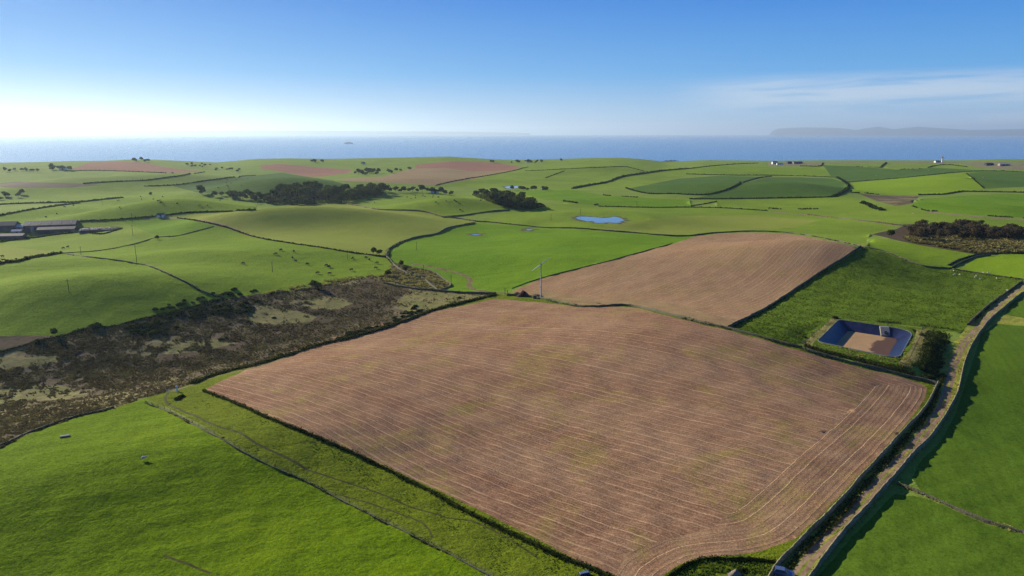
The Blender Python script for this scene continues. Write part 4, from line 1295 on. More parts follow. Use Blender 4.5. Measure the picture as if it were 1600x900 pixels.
for nm, lb, px, n, hm, hx, wd, mk, thr, seed in [
    ('rough_grass', 'clumps of rough grass on the strip beside the stubble hedge', STRIPG, 6000, 0.06, 0.2, 0.3, 'tuft', -0.9, 6),
    ('rough_grass', 'clumpy rough grass on the slope above the slurry lagoon', R9, 16000, 0.1, 0.38, 0.5, 'tuft', -1.2, 7),
    ('dry_grass', 'dry pale grass on the verges of the gravel track', VERGE, 9000, 0.2, 0.5, 0.3, 'tuft_dry', -0.2, 8),
    ('dry_grass', 'dry grass and weeds on the banks round the lagoon', BUNDT, 2500, 0.15, 0.5, 0.4, 'tuft_dry', 0.1, 9),
    ('scrub_undergrowth', 'brown and green undergrowth in front of the brown wood', [(1410, 372), (1430, 360), (1600, 368), (1640, 372), (1640, 396), (1575, 396), (1530, 397), (1480, 388), (1420, 378)], 7000, 0.6, 2.2, 1.5, 'rush_olive', -0.3, 10),
    ('rough_grass', 'weeds inside the small enclosure at the bottom edge', ENCL, 2500, 0.15, 0.5, 0.3, 'tuft', -0.3, 12),
    ('dry_grass', 'pale dry stalks in the corner between the marsh and the green field', [(612, 410), (675, 425), (705, 447), (684, 455), (600, 443), (575, 434), (480, 452), (400, 462), (440, 452), (520, 436), (600, 428)], 4500, 0.4, 1.1, 0.6, 'tuft_dry', -0.1, 13),
]:
    XY = scatter(px, n, rng)
    nv = vnoise(XY[:, 0], XY[:, 1], 9, seed) + 0.4 * vnoise(XY[:, 0], XY[:, 1], 3.5, seed + 20)
    XY = XY[nv > thr]
    if nm == 'dry_grass' and 'verges' in lb:
        XY = XY[seg_dist(XY[:, 0], XY[:, 1], Wt) > 1.35]
    if 'banks' in lb:
        XY = XY[~pip(XY[:, 0], XY[:, 1], RIM)]
    if 'slope above' in lb:
        XY = XY[seg_dist(XY[:, 0], XY[:, 1], RIM, True) > 6]
    V, F = blades(XY, rng, hm, hx, wd, 4, 0.6)
    link(nm, mesh_np(nm, V, F, M[mk]), label=lb, category='grass' if 'grass' in nm else 'scrub', kind='stuff')

# ------------------------------------------------------------------ trees and bushes


def tree_meshes(seed, h, spread, leaf, n_leaf, mat, flat=1.0, bare=0.0, lean=0.0):
    rng = np.random.default_rng(seed)
    r_ = random.Random(seed)
    bm = bmesh.new()
    th = h * 0.42
    tube(bm, [(0, 0, -0.4), (0.05, 0, th * 0.5), (lean * 0.3, 0.05, th), (lean * 0.8, 0, h * 0.75)], [h * 0.032, h * 0.025, h * 0.02, h * 0.006], 7)
    lobes = []
    for k in range(9):
        a = k * 2.4 + r_.uniform(-0.4, 0.4)
        rr = spread * r_.uniform(0.25, 0.72)
        zz = h * r_.uniform(0.42, 0.84) * (1.0 if k else 1.05)
        p = Vector((math.cos(a) * rr + lean * zz / h, math.sin(a) * rr, zz))
        lobes.append((p, spread * r_.uniform(0.3, 0.48)))
        tube(bm, [(0, 0, th * r_.uniform(0.55, 1.0)), (p.x * 0.5, p.y * 0.5, (th + p.z) * 0.47), tuple(p * 0.97)], [h * 0.014, h * 0.009, h * 0.003], 5)
    lobes.append((Vector((lean, 0, h * 0.82)), spread * 0.42))
    trunk = mesh_bm('trunk', bm, M['bark'])
    C = []
    for (p, rr) in lobes:
        m_ = int(n_leaf / len(lobes))
        d = rng.normal(size=(m_, 3)); d /= np.linalg.norm(d, axis=1, keepdims=True)
        q = rr * (0.55 + 0.5 * rng.uniform(0, 1, (m_, 1)) ** 0.6)
        bumpy = 1 + 0.18 * np.sin(d[:, :1] * 7 + seed) * np.cos(d[:, 1:2] * 6)
        C.append(np.array(p) + d * q * bumpy * np.array([1, 1, 0.72 * flat]))
    C = np.concatenate(C)
    C = C[C[:, 2] > h * 0.16]
    V, F = leaf_quads(C, leaf, rng)
    return trunk, mesh_np('crown', V, F, mat)


TREES = [tree_meshes(i, h_, s_, 0.85, 900, M['tree'], lean=ln_) for i, (h_, s_, ln_) in enumerate([(9, 4.4, 0.3), (7.5, 4.2, -0.4), (10.5, 4.8, 0.2), (6.5, 3.6, 0.5)])]
TREES_B = [tree_meshes(20 + i, h_, s_, 0.6, 1300, M['tree_brown'], lean=ln_) for i, (h_, s_, ln_) in enumerate([(9.5, 5.0, 0.3), (8, 4.6, 0.6), (10.5, 5.4, 0.2)])]
TREES_S = [tree_meshes(40 + i, 3.4, 1.7, 0.3, 700, M['tree'], lean=0.3) for i in range(2)]


def place_tree(u, v, set_, k, scale, label, group=None, name='tree', cat='tree', two=True):
    x, y, z = at(u, v)
    t = thing(name, label, cat, (x, y, z - 0.1), random.uniform(0, 6.28), group)
    s = scale * random.uniform(0.85, 1.15)
    t.scale = (s, s * random.uniform(0.9, 1.1), s * random.uniform(0.88, 1.12))
    a, b = set_[k % len(set_)]
    link('trunk', a, t); link('crown', b, t)
    return t


def wood(px, n, set_, scale, label, group, seed, name='tree'):
    r_ = random.Random(seed)
    P = np.array(px, float)
    lo, hi_ = P.min(0), P.max(0)
    pts_ = []
    U = []
    cand = np.array([(r_.uniform(lo[0], hi_[0]), r_.uniform(lo[1], hi_[1])) for _ in range(2500)])
    cand = cand[pip(cand[:, 0], cand[:, 1], P)]
    XY = hit(cand[:, 0], cand[:, 1])
    for (u, v), (x, y) in zip(cand, XY):
        if len(pts_) >= n:
            break
        if any(math.hypot(x - a, y - b) < 2.4 * scale for a, b in pts_):
            continue
        pts_.append((x, y)); U.append((u, v))
    U.sort()
    for i, (u, v) in enumerate(U):
        lb = label if len(U) > 14 else ordinal(i) + ' from the left: ' + label
        place_tree(u, v, set_, i * 7 + seed, scale, lb, group, name)


# outlines of the ground the trees stand on
wood([(440, 318), (425, 306), (450, 296), (500, 298), (560, 297), (600, 296), (596, 306), (570, 311), (545, 316), (500, 319), (460, 321)], 88, TREES, 1.4, 'dark tree in the dense wood in the hollow', 'trees of the wood in the hollow', 1)
wood([(310, 303), (340, 305), (400, 308), (425, 310), (420, 318), (400, 316), (350, 311), (315, 306)], 24, TREES, 1.1, 'tree in the thin wood trailing left of the hollow', 'trees trailing left of the hollow', 2)
wood([(402, 316), (425, 313), (448, 315), (450, 319), (425, 320), (402, 320)], 14, TREES, 0.62, 'tree of the clump behind the pale hill crest', 'trees behind the crest of the pale field', 3)
wood([(560, 300), (600, 297), (604, 300), (596, 304), (560, 306)], 8, TREES, 1.4, 'tall tree ending the hollow wood', 'tall trees at the right end of the wood', 4)
wood([(735, 303), (760, 304), (800, 309), (830, 318), (855, 324), (840, 328), (800, 327), (775, 320), (745, 308)], 48, TREES, 1.2, 'dark tree of the copse between the hill field and the pond meadow', 'trees of the copse in the middle', 5)
wood([(800, 296), (830, 294), (862, 297), (866, 299), (830, 299), (800, 299)], 10, TREES, 0.8, 'small tree by the cottage below the green hill', 'small trees below the far green hill', 6)
wood([(552, 272), (575, 269), (598, 270), (598, 273), (570, 275), (552, 275)], 14, TREES, 1.2, 'tree of the small wood beside the red soil field', 'trees by the red soil field', 7)
wood([(602, 270), (620, 267), (640, 265), (640, 268), (612, 271)], 7, TREES, 0.9, 'tree in the thin belt by the red field', 'thin belt by the red field', 8)
for lb, px in [('dense undergrowth beneath the wood in the hollow', [(430, 318), (420, 308), (450, 299), (500, 300), (560, 299), (602, 298), (596, 306), (570, 311), (545, 316), (500, 319), (460, 321)]),
               ('dense undergrowth beneath the middle copse', [(737, 305), (760, 306), (800, 311), (830, 319), (852, 324), (835, 327), (800, 326), (775, 319), (745, 309)]),
               ]:
    rg = np.random.default_rng(len(lb))
    XY = scatter(px, 9000, rg)
    hh = 5.5 * (0.6 + 0.4 * vnoise(XY[:, 0], XY[:, 1], 16, 3).clip(-1, 1)) * np.sqrt(rg.uniform(0, 1, len(XY)))
    V, F = leaf_quads(np.c_[XY, H(XY[:, 0], XY[:, 1]) + hh], 1.3, rg)
    link('undergrowth', mesh_np('undergrowth', V, F, M['tree']), label=lb, category='undergrowth', kind='stuff')
for i in range(15):
    place_tree(603 + i * 7.2 + random.uniform(-1.5, 1.5), 300.5 - i * 0.02 + max(0, i - 9) * 1.0 + random.uniform(-0.8, 0.8), TREES, i, 0.95 + 0.3 * (i % 4 == 0),
               ordinal(i) + ' tree from the left in the row running right of the hollow wood', 'row of trees right of the hollow wood')
wood([(1414, 372), (1440, 362), (1500, 360), (1545, 366), (1600, 370), (1650, 372), (1650, 380), (1600, 379), (1540, 377), (1480, 375), (1430, 376)], 46, TREES_B, 1.15, 'brown autumn tree in the wood at the right edge', 'trees of the brown wood at the right', 9)
wood([(0, 266), (30, 267), (60, 267.5), (60, 269), (0, 269)], 9, TREES, 0.9, 'tree in the far left belt below the skyline', 'far belt of trees at the left edge', 10)
wood([(78, 264), (95, 263.5), (110, 264.5), (110, 267), (78, 267)], 8, TREES, 1.1, 'tree round the far house in the left fields', 'trees round the far left house', 11)
wood([(-20, 311), (0, 306), (30, 304), (60, 302), (62, 305), (30, 309), (0, 313), (-20, 315)], 13, TREES, 0.8, 'tree in the dark left belt above the hedges', 'dark belt of trees at the left edge', 12)
wood([(202, 251.5), (214, 251), (226, 252), (238, 252.5), (238, 254), (202, 253)], 6, TREES, 1.0, 'tree on the skyline over the far left red field', 'skyline trees over the far left', 13)
wood([(288, 257), (330, 258), (332, 262), (300, 262)], 12, TREES, 0.7, 'scrubby tree on the dark far slope', 'scrub trees on the dark far slope', 14)
wood([(325, 265), (350, 264), (378, 267), (378, 270), (330, 269)], 10, TREES, 0.7, 'scrubby tree below the dark far slope', 'scrub trees at the foot of the dark slope', 15)
wood([(480, 253.5), (495, 252.5), (510, 253.5), (510, 255), (480, 255)], 7, TREES, 0.9, 'tree in the far clump behind the red fields', 'far clump behind the red fields', 16)
wood([(765, 253.5), (800, 253.5), (850, 253.5), (850, 255), (765, 255)], 14, TREES, 0.9, 'tree in the shore belt by the far cottages', 'shore belt by the far cottages', 17)
for i, (u, v, s, k, lb) in enumerate([
    (87, 524, 1.0, 0, 'lone small bushy tree at the foot of the green hill by the marsh wall'),
    (583, 397, 1.3, 0, 'left of two small trees by the wall corner below the pale hill'),
    (593, 398, 1.2, 1, 'right of two small trees by the wall corner below the pale hill'),
    (606, 432, 1.3, 1, 'small green tree at the top of the marsh'),
    (626, 416, 1.3, 0, 'bare reddish tree above the dry corner of the marsh'),
    (634, 424, 1.1, 1, 'dark bush below the reddish tree by the dry corner'),
    (488, 449, 1.1, 0, 'small bare tree on the upper marsh edge'),
    (497, 452, 1.2, 1, 'grey bare tree right of another on the upper marsh edge'),
    (235, 306, 1.5, 0, 'single dark bush on the crest of the left hill'),
    (1393, 371, 1.9, 0, 'thin pale bush standing left of the brown wood'),
    (1533, 352, 2.0, 1, 'leaning ivy covered stump rising behind the brown wood'),
    (246, 374, 1.2, 1, 'small dark bush beside the green paddock'),
    (877, 252, 2.2, 1, 'lone tree on the skyline of the far green hill'),
]):
    place_tree(u, v, TREES_S if s > 0 else TREES, k, s, lb, None, 'small_tree')


def bush_mesh(seed, mat, r=1.0, leaf=0.3, n=420):
    rng = np.random.default_rng(seed)
    d = rng.normal(size=(n, 3)); d[:, 2] = np.abs(d[:, 2]); d /= np.linalg.norm(d, axis=1, keepdims=True)
    q = r * (0.7 + 0.35 * rng.uniform(0, 1, (n, 1))) * (1 + 0.2 * np.sin(d[:, :1] * 5 + seed) * np.cos(d[:, 1:2] * 6 + seed))
    C = d * q * np.array([1.15, 1.0, 0.85])
    V, F = leaf_quads(C, leaf, rng, 0.5)
    bm = bmesh.new()
    bmesh.ops.create_icosphere(bm, subdivisions=2, radius=r * 0.72)
    for v in bm.verts:
        v.co.z = max(v.co.z * 0.8, -0.2)
        v.co += Vector(rng.uniform(-0.1, 0.1, 3)) * r
    Vc = np.array([v.co[:] for v in bm.verts]); Fc = np.array([[v.index for v in f.verts] for f in bm.faces])
    bm.free()
    Ft = np.r_[np.c_[F[:, 0], F[:, 1], F[:, 2]], np.c_[F[:, 0], F[:, 2], F[:, 3]], Fc + len(V)]
    return mesh_np('bush', np.r_[V, Vc], Ft, mat)


GORSE = [bush_mesh(i, M['gorse']) for i in range(4)]


def bushes(px, n, smin, smax, label, group, seed, meshes=GORSE, name='gorse_bush', minpx=2.0):
    r_ = random.Random(seed)
    P = np.array(px, float)
    lo, hi_ = P.min(0), P.max(0)
    done = []
    for _ in range(n * 8):
        if len(done) >= n:
            break
        u, v = r_.uniform(lo[0], hi_[0]), r_.uniform(lo[1], hi_[1])
        if not pip(np.array([u]), np.array([v]), P)[0] or any(math.hypot(u - a, (v - b) * 2) < minpx for a, b in done):
            continue
        done.append((u, v))
        x, y, z = at(u, v)
        o = link(name, meshes[len(done) % len(meshes)], None, (x, y, z - 0.1), label=label, category='bush', group=group)
        s = r_.uniform(smin, smax)
        o.scale = (s * r_.uniform(0.9, 1.4), s * r_.uniform(0.8, 1.1), s * r_.uniform(0.7, 1.0))
        o.rotation_euler = (0, 0, r_.uniform(0, 6.28))


bushes([(240, 492), (262, 490), (280, 486), (330, 477), (380, 470), (405, 470), (397, 486), (360, 492), (300, 498), (260, 499)], 62, 0.9, 1.7, 'dark gorse bush in the thick patch on the upper side of the marsh', 'gorse in the upper marsh patch', 31)
bushes([(196, 513), (220, 506), (255, 503), (282, 509), (270, 517), (235, 523), (205, 521)], 34, 1.0, 1.8, 'dark gorse bush in the smaller patch left of the thick one', 'gorse in the left marsh patch', 32)
bushes([(600, 508), (625, 491), (650, 478), (668, 480), (660, 488), (635, 497), (612, 505), (560, 522), (520, 534), (540, 520)], 48, 0.8, 1.5, 'dark bush in the thicket along the stubble side of the marsh', 'bushes along the stubble side of the marsh', 33)
bushes([(312, 462), (350, 455), (395, 448), (400, 458), (350, 467), (300, 476), (225, 489), (250, 480)], 30, 0.8, 1.4, 'low dark bush along the top wall of the marsh', 'bushes on the marsh top wall', 34)
bushes([(1412, 372), (1440, 374), (1500, 380), (1560, 384), (1620, 384), (1620, 392), (1540, 392), (1470, 386), (1420, 378)], 40, 1.0, 2.0, 'green and brown shrub in front of the brown wood', 'shrubs before the brown wood', 35)
bushes([(1440, 524), (1468, 518), (1482, 530), (1478, 560), (1462, 592), (1440, 590), (1434, 576), (1445, 550)], 30, 0.8, 1.5, 'dark bramble bush on the bank between lagoon and track', 'brambles between lagoon and track', 36)
bushes([(1570, 393), (1610, 391), (1610, 396), (1572, 397)], 5, 1.5, 2.5, 'rounded green bush at the end of the sunken lane', 'bushes at the sunken lane', 37)
for (u, v, s, lb) in [(62, 535, 2.0, 'big dark gorse bush on the left marsh wall'), (150, 511, 2.4, 'reddish rounded bush on the marsh wall near the lone tree'), (257, 523, 1.3, 'single gorse bush below the left marsh patch'),
                      (387, 503, 1.2, 'single gorse bush at the edge of the pale marsh grass'), (345, 531, 1.1, 'left of two small gorse bushes in the pale marsh clearing'), (353, 529, 0.9, 'right of two small gorse bushes in the pale marsh clearing'),
                      (253, 544, 0.8, 'low bush below the pale marsh clearing'), (428, 497, 1.0, 'dark bush in the middle of the brown marsh'), (718, 466, 1.2, 'brown bush on the small dry flat by the wall'),
                      (484, 542, 1.4, 'rounded bush on the stubble hedge halfway along the marsh'), (622, 503, 1.5, 'rounded bush at the corner of the marsh thicket'), (440, 555, 1.1, 'low bush on the marsh hedge'),
                      (278, 624, 1.2, 'dark bush in the corner by the white gate post'), (284, 620, 1.0, 'smaller bush right of the gate post corner'), (348, 685, 0.55, 'small dark bush on the low wall in the near pasture'),
                      (1305, 497, 1.2, 'dark bush at the far left corner of the lagoon fence'), (1160, 893, 1.0, 'grey dead bush in the small enclosure'), (1258, 528, 0.9, 'bush beside the left lagoon fence')]:
    x, y, z = at(u, v)
    o = link('gorse_bush', GORSE[len(lb) % 4], None, (x, y, z - 0.1), label=lb, category='bush')
    o.scale = (s, s, s * 0.85); o.rotation_euler = (0, 0, u)
for (u0, u1, v, nb, lb) in [(456, 620, 0, 0, '')]:
    pass

# ------------------------------------------------------------------ water
m, N = new_mat('pond_water')
P = pos_of(N)
finish(N, (0.10, 0.16, 0.22), 0.05, N.noise(P, 0.6, 3), 0.01, 0.5, 0.8, IOR=1.4)
M['pond'] = m
M['mud'] = ground_mat('pond_edge_mud', (lin(92, 84, 60), lin(78, 84, 48), lin(70, 64, 48)), (0.1, 0.5, 2.0), 0.1)


for W, c_, rad_, zp in PONDS:
    n_ = len(W)
    V = [(c_[0], c_[1], zp + 0.02)] + [(p[0], p[1], zp + 0.02) for p in W]
    F = [(0, 1 + i, 1 + (i + 1) % n_) for i in range(n_)]
    link('pond', mesh_np('pond', V, F, M['pond']), kind='structure')
    V = []; F = []
    for k_, (o_, up_) in enumerate(((0.0, -0.2), (0.3, 0.12), (2.2, 0.22), (6.0, -0.05))):
        dirn = (W - c_) / np.linalg.norm(W - c_, axis=1, keepdims=True)
        Q = W + dirn * o_ * (1 + 0.5 * np.sin(np.arange(n_) * 1.9))[:, None]
        zz = H(Q[:, 0], Q[:, 1]) if k_ > 1 else np.full(n_, zp)
        V += [(Q[i, 0], Q[i, 1], zz[i] + up_) for i in range(n_)]
    for k_ in range(3):
        for i in range(n_):
            F.append((k_ * n_ + i, k_ * n_ + (i + 1) % n_, (k_ + 1) * n_ + (i + 1) % n_, (k_ + 1) * n_ + i))
    link('pond_bank', mesh_np('pond_bank', V, F, M['mud'], True), kind='structure')

# ------------------------------------------------------------------ slurry lagoon
DEPTH = 3.1
floor_q = inset(LAG, 4.9)
INN = rounded(floor_q, [1.5, 1.5, 4.0, 3.0])
n_ = len(RIM)
root = thing('slurry_lagoon', 'rectangular slurry lagoon lined with dark blue sheeting beside the track', 'lagoon', (float(LAG_C[0]), float(LAG_C[1]), LAG_Z))
R = np.array([LAG_C[0], LAG_C[1], LAG_Z])
V = []; F = []
mids = 4
for k in range(mids + 1):
    f = k / mids
    for i in range(n_):
        p = RIM[i] * (1 - f) + INN[i] * f
        wr = 0.06 * math.sin(i * 1.7 + k * 2.3) if 0 < k < mids else 0
        V.append((p[0], p[1], LAG_Z + 0.12 - (DEPTH + 0.12) * f + wr))
for k in range(mids):
    for i in range(n_):
        F.append((k * n_ + i, k * n_ + (i + 1) % n_, (k + 1) * n_ + (i + 1) % n_, (k + 1) * n_ + i))
m, N = new_mat('blue_liner')
P = pos_of(N)
nn_ = N.noise(P, 0.35, 5, 0.7)
c = N.mix(N.ramp(nn_, 0.35, 0.7), lin(10, 17, 42), lin(22, 34, 72))
c = N.mix(N.math('MULTIPLY', N.ramp(N.noise(P, 2.4, 4, 0.7), 0.58, 0.7), 0.6), c, lin(84, 92, 108))
finish(N, c, 0.42, nn_, 0.2, 1.0, 0.35)
M['liner'] = m
link('liner', mesh_np('liner', np.array(V) - R, F, m, False), root)
# anchored lip round the rim
V = []; F = []
lipo = RIM + (RIM - LAG_C) / np.linalg.norm(RIM - LAG_C, axis=1, keepdims=True) * 0.5
for i in range(n_):
    V += [(RIM[i][0], RIM[i][1], LAG_Z + 0.11), (RIM[i][0], RIM[i][1], LAG_Z + 0.3), (lipo[i][0], lipo[i][1], LAG_Z + 0.26), (lipo[i][0], lipo[i][1], LAG_Z - 0.3)]
for i in range(n_):
    j = (i + 1) % n_
    for k in range(3):
        F.append((i * 4 + k, i * 4 + k + 1, j * 4 + k + 1, j * 4 + k))
M['lip'] = plain('grey_liner_lip', lin(86, 92, 88), 0.8, 0.25, 0.8)
link('rim', mesh_np('rim', np.array(V) - R, F, M['lip']), root)
m, N = new_mat('slurry_crust')
P = pos_of(N)
_ax = (floor_q[3] + floor_q[2] - floor_q[0] - floor_q[1]) / 2
_la = float(np.linalg.norm(_ax)); _ax = _ax / _la
_p0 = (floor_q[0] + floor_q[1]) / 2
dC = N.math('SUBTRACT', N.vmath('DOT_PRODUCT', P, (float(_ax[0]), float(_ax[1]), 0), 1), float(np.dot(_p0, _ax)))
wet = N.ramp(N.math('ADD', dC, N.math('MULTIPLY', N.noise(P, 0.11, 6, 0.7), 14.0)), _la * 0.62 + 7.0, _la * 0.62 + 8.5)
dry_ = N.mix(N.noise(P, 0.4, 6, 0.7), lin(168, 138, 96), lin(140, 112, 78))
wet_ = N.mix(N.noise(P, 0.6, 6, 0.7), lin(96, 70, 54), lin(72, 54, 44))
finish(N, N.mix(wet, dry_, wet_), 0.8, N.noise(P, 0.8, 5, 0.7), 0.1, 1.0, 0.2)
V = [(float(np.mean([p[0] for p in INN])), float(np.mean([p[1] for p in INN])), LAG_Z - DEPTH + 0.02)]
ring_n = 6
for k in range(1, ring_n + 1):
    for p in INN:
        f = k / ring_n
        V.append((V[0][0] + (p[0] - V[0][0]) * f * 1.01, V[0][1] + (p[1] - V[0][1]) * f * 1.01, LAG_Z - DEPTH + 0.1 + (0.04 * math.sin(p[0] * f) if k < ring_n else 0)))
F3_ = [(0, 1 + i, 1 + (i + 1) % n_, 1 + (i + 1) % n_) for i in range(n_)]
V = np.array(V)
Ft = [(0, 1 + i, 1 + (i + 1) % n_) for i in range(n_)]
for k in range(ring_n - 1):
    for i in range(n_):
        a, b = 1 + k * n_ + i, 1 + k * n_ + (i + 1) % n_
        c_, d_ = a + n_, b + n_
        Ft += [(a, c_, d_), (a, d_, b)]
link('slurry_floor', mesh_np('slurry_floor', V - R, Ft, m, True), root)
# concrete ramp on the far side
bm = bmesh.new()
top = hit([1375, 1389], [511, 512])
pa, pb = top[0], top[1]
tv = (pb - pa) / np.linalg.norm(pb - pa)
inn = np.array([tv[1], -tv[0]])
if np.dot(LAG_C - pa, inn) < 0:
    inn = -inn
prof = [(-0.6, 0.25), (0.7, 0.22), (4.2, -DEPTH * 4.2 / 4.9 + 0.3), (4.2, -DEPTH - 0.3), (-0.6, -0.6)]
wdt = float(np.linalg.norm(pb - pa))
pa = pa + inn * -0.5
sa = [bm.verts.new(Vector((*(pa + inn * a), LAG_Z + b)) - Vector(R)) for a, b in prof]
sb = [bm.verts.new(Vector((*(pa + tv * wdt + inn * a), LAG_Z + b)) - Vector(R)) for a, b in prof]
bm.faces.new(sa); bm.faces.new(sb[::-1])
for i in range(5):
    bm.faces.new((sa[i], sb[i], sb[(i + 1) % 5], sa[(i + 1) % 5]))
bmesh.ops.recalc_face_normals(bm, faces=bm.faces)
link('concrete_ramp', mesh_bm('concrete_ramp', bm, M['concrete']), root)
# dark tyre lying at the foot of the ramp
bm = bmesh.new()
cc = pa + tv * wdt * 0.55 + inn * 3.2
nseg = 18
ring = []
for i in range(nseg):
    a = 2 * math.pi * i / nseg
    ring.append([bm.verts.new((math.cos(a) * (0.85 + 0.25 * math.cos(b)), math.sin(a) * (0.85 + 0.25 * math.cos(b)), 0.25 * math.sin(b) + 0.2)) for b in np.linspace(0, 2 * math.pi, 8)[:-1]])
for i in range(nseg):
    for j in range(7):
        bm.faces.new((ring[i][j], ring[(i + 1) % nseg][j], ring[(i + 1) % nseg][(j + 1) % 7], ring[i][(j + 1) % 7]))
M['rubber'] = plain('black_rubber', (0.02, 0.02, 0.022), 0.7, 0.2)
ty = link('tyre', mesh_bm('tyre', bm, M['rubber'], True), None, (float(cc[0]), float(cc[1]), LAG_Z - DEPTH * 3.2 / 4.9 + 0.35), label='black tyre lying on the concrete ramp of the lagoon', category='tyre')
ty.rotation_euler = (0.55, 0, math.atan2(tv[1], tv[0]))
ty.scale = (0.8, 0.8, 0.8)


def fence(px, label, h=1.1, gap=3.5, W=None, thick=0.12, wires=3):
    if W is None:
        W = world_line(px, True)
    W = resample(W, gap)
    mid = W[len(W) // 2]
    z0 = ground(*mid)
    root = thing('wire_fence', label, 'fence', (float(mid[0]), float(mid[1]), z0))
    R_ = Vector((mid[0], mid[1], z0))
    bm_ = bmesh.new()
    zz = H(W[:, 0], W[:, 1])
    bx(bm_, -thick / 2, thick / 2, -thick / 2, thick / 2, -0.5, h + 0.1)
    pm = mesh_bm('post', bm_, M['postwood'])
    for i, p in enumerate(W):
        if i >= 300:
            break
        link('post', pm, root, (p[0] - mid[0], p[1] - mid[1], zz[i] - z0))
    bm_ = bmesh.new()
    for k in range(wires):
        hh_ = h * (k + 1) / wires
        for i in range(len(W) - 1):
            a = Vector((W[i][0], W[i][1], zz[i] + hh_)) - R_; b = Vector((W[i + 1][0], W[i + 1][1], zz[i + 1] + hh_)) - R_
            tube(bm_, [a, b], [0.02, 0.02], 3, False)
    link('wire', mesh_bm('wire', bm_, M['wire']), root)
    return root


M['postwood'] = plain('weathered_post_wood', lin(78, 72, 58), 0.9, 0.25, 3.0)
M['wire'] = plain('galvanised_wire', lin(70, 70, 66), 0.7, 0.1, 3.0, 0.2)
M['galv'] = plain('galvanised_steel', lin(150, 154, 156), 0.45, 0.12, 1.0, 0.5)
fence([(1253, 538), (1270, 524), (1286, 511), (1303, 497)], 'wire fence along the left side of the slurry lagoon')
fence([(1303, 497), (1340, 500), (1380, 505), (1420, 509), (1458, 515)], 'wire fence above the far side of the slurry lagoon')
fence([(1416, 572), (1424, 556), (1431, 541), (1438, 527), (1441, 515)], 'wire fence along the right bank of the slurry lagoon')
fence([(1258, 541), (1300, 550), (1340, 559), (1380, 566), (1414, 571)], 'wire fence on the near bank of the slurry lagoon')
fence([(227, 628), (263, 642), (302, 662), (348, 686), (387, 709), (427, 729), (480, 752), (540, 784), (580, 804), (637, 832), (697, 862), (761, 896), (800, 918)], 'post and wire fence on top of the low wall across the near pasture', 0.9, 5.0, thick=0.07)

# ------------------------------------------------------------------ wind turbine
tx, ty_, tz = at(845, 466)
TH = float(top_height(tx, ty_, tz, 412.5))
rot_z = math.atan2(-tx, ty_)
root = thing('wind_turbine', 'slim two bladed wind turbine standing between the stubble fields', 'wind turbine', (tx, ty_, tz), rot_z)
M['towersteel'] = plain('grey_tower_steel', lin(120, 122, 128), 0.6, 0.12, 0.4, 0.2)
M['blade'] = plain('pale_blade', lin(196, 204, 210), 0.4, 0.05, 0.4)
M['darksteel'] = plain('dark_nacelle', lin(60, 66, 74), 0.5, 0.1, 0.5)
bm = bmesh.new()
tube(bm, [(0, 0, 0.3), (0, 0, TH * 0.33), (0, 0, TH * 0.331), (0, 0, TH * 0.66), (0, 0, TH * 0.661), (0, 0, TH - 0.5)], [0.38, 0.33, 0.30, 0.27, 0.24, 0.20], 14)
tw = link('tower', mesh_bm('tower', bm, M['towersteel'], True), root)
bm = bmesh.new()
for zf in (0.33, 0.66):
    tube(bm, [(0, 0, TH * zf - 0.08), (0, 0, TH * zf + 0.08)], [0.52, 0.52], 14)
link('flange', mesh_bm('flange', bm, M['darksteel']), tw)
bm = bmesh.new()
bx(bm, -1.5, 1.5, -1.5, 1.5, -0.4, 0.35)
bmesh.ops.bevel(bm, geom=bm.edges[:], offset=0.06, segments=1, affect='EDGES')
link('concrete_base', mesh_bm('concrete_base', bm, M['concrete']), root)
bm = bmesh.new()
bx(bm, -0.42, 0.42, -0.6, 1.5, -0.45, 0.45)
bmesh.ops.bevel(bm, geom=bm.edges[:], offset=0.18, segments=3, affect='EDGES')
nc = link('nacelle', mesh_bm('nacelle', bm, M['darksteel']), root, (0, 0, TH))
bm = bmesh.new()
tube(bm, [(0, -0.5, 0), (0, -1.0, 0), (0, -1.25, 0)], [0.3, 0.26, 0.1], 12)
link('hub', mesh_bm('hub', bm, M['darksteel'], True), root, (0, 0, TH))
bm = bmesh.new()
BL = 6.3
secs = []
for k in range(8):
    f = k / 7
    s = 0.35 + (BL - 0.35) * f
    ch = (0.32 if k == 0 else 0.62 - 0.42 * f)
    th_ = 0.16 * (1 - 0.7 * f)
    tw_ = RAD(16 * (1 - f))
    ps = []
    for (a, b) in ((-0.35, 0), (-0.1, 0.5), (0.3, 0.35), (0.65, 0), (0.3, -0.3), (-0.1, -0.45)):
        cx_, cy_ = a * ch, b * th_
        ps.append(bm.verts.new((s, cy_ * math.cos(tw_) - cx_ * math.sin(tw_), cx_ * math.cos(tw_) + cy_ * math.sin(tw_))))
    secs.append(ps)
for a, b in zip(secs, secs[1:]):
    for j in range(6):
        bm.faces.new((a[j], b[j], b[(j + 1) % 6], a[(j + 1) % 6]))
bm.faces.new(secs[-1]); bm.faces.new(secs[0][::-1])
bmesh.ops.recalc_face_normals(bm, faces=bm.faces)
bmm = mesh_bm('blade', bm, M['blade'], True)
for k in range(2):
    b = link('blade', bmm, root, (0, -0.95, TH))
    b.rotation_euler = (0, -RAD(36) + k * math.pi, 0)
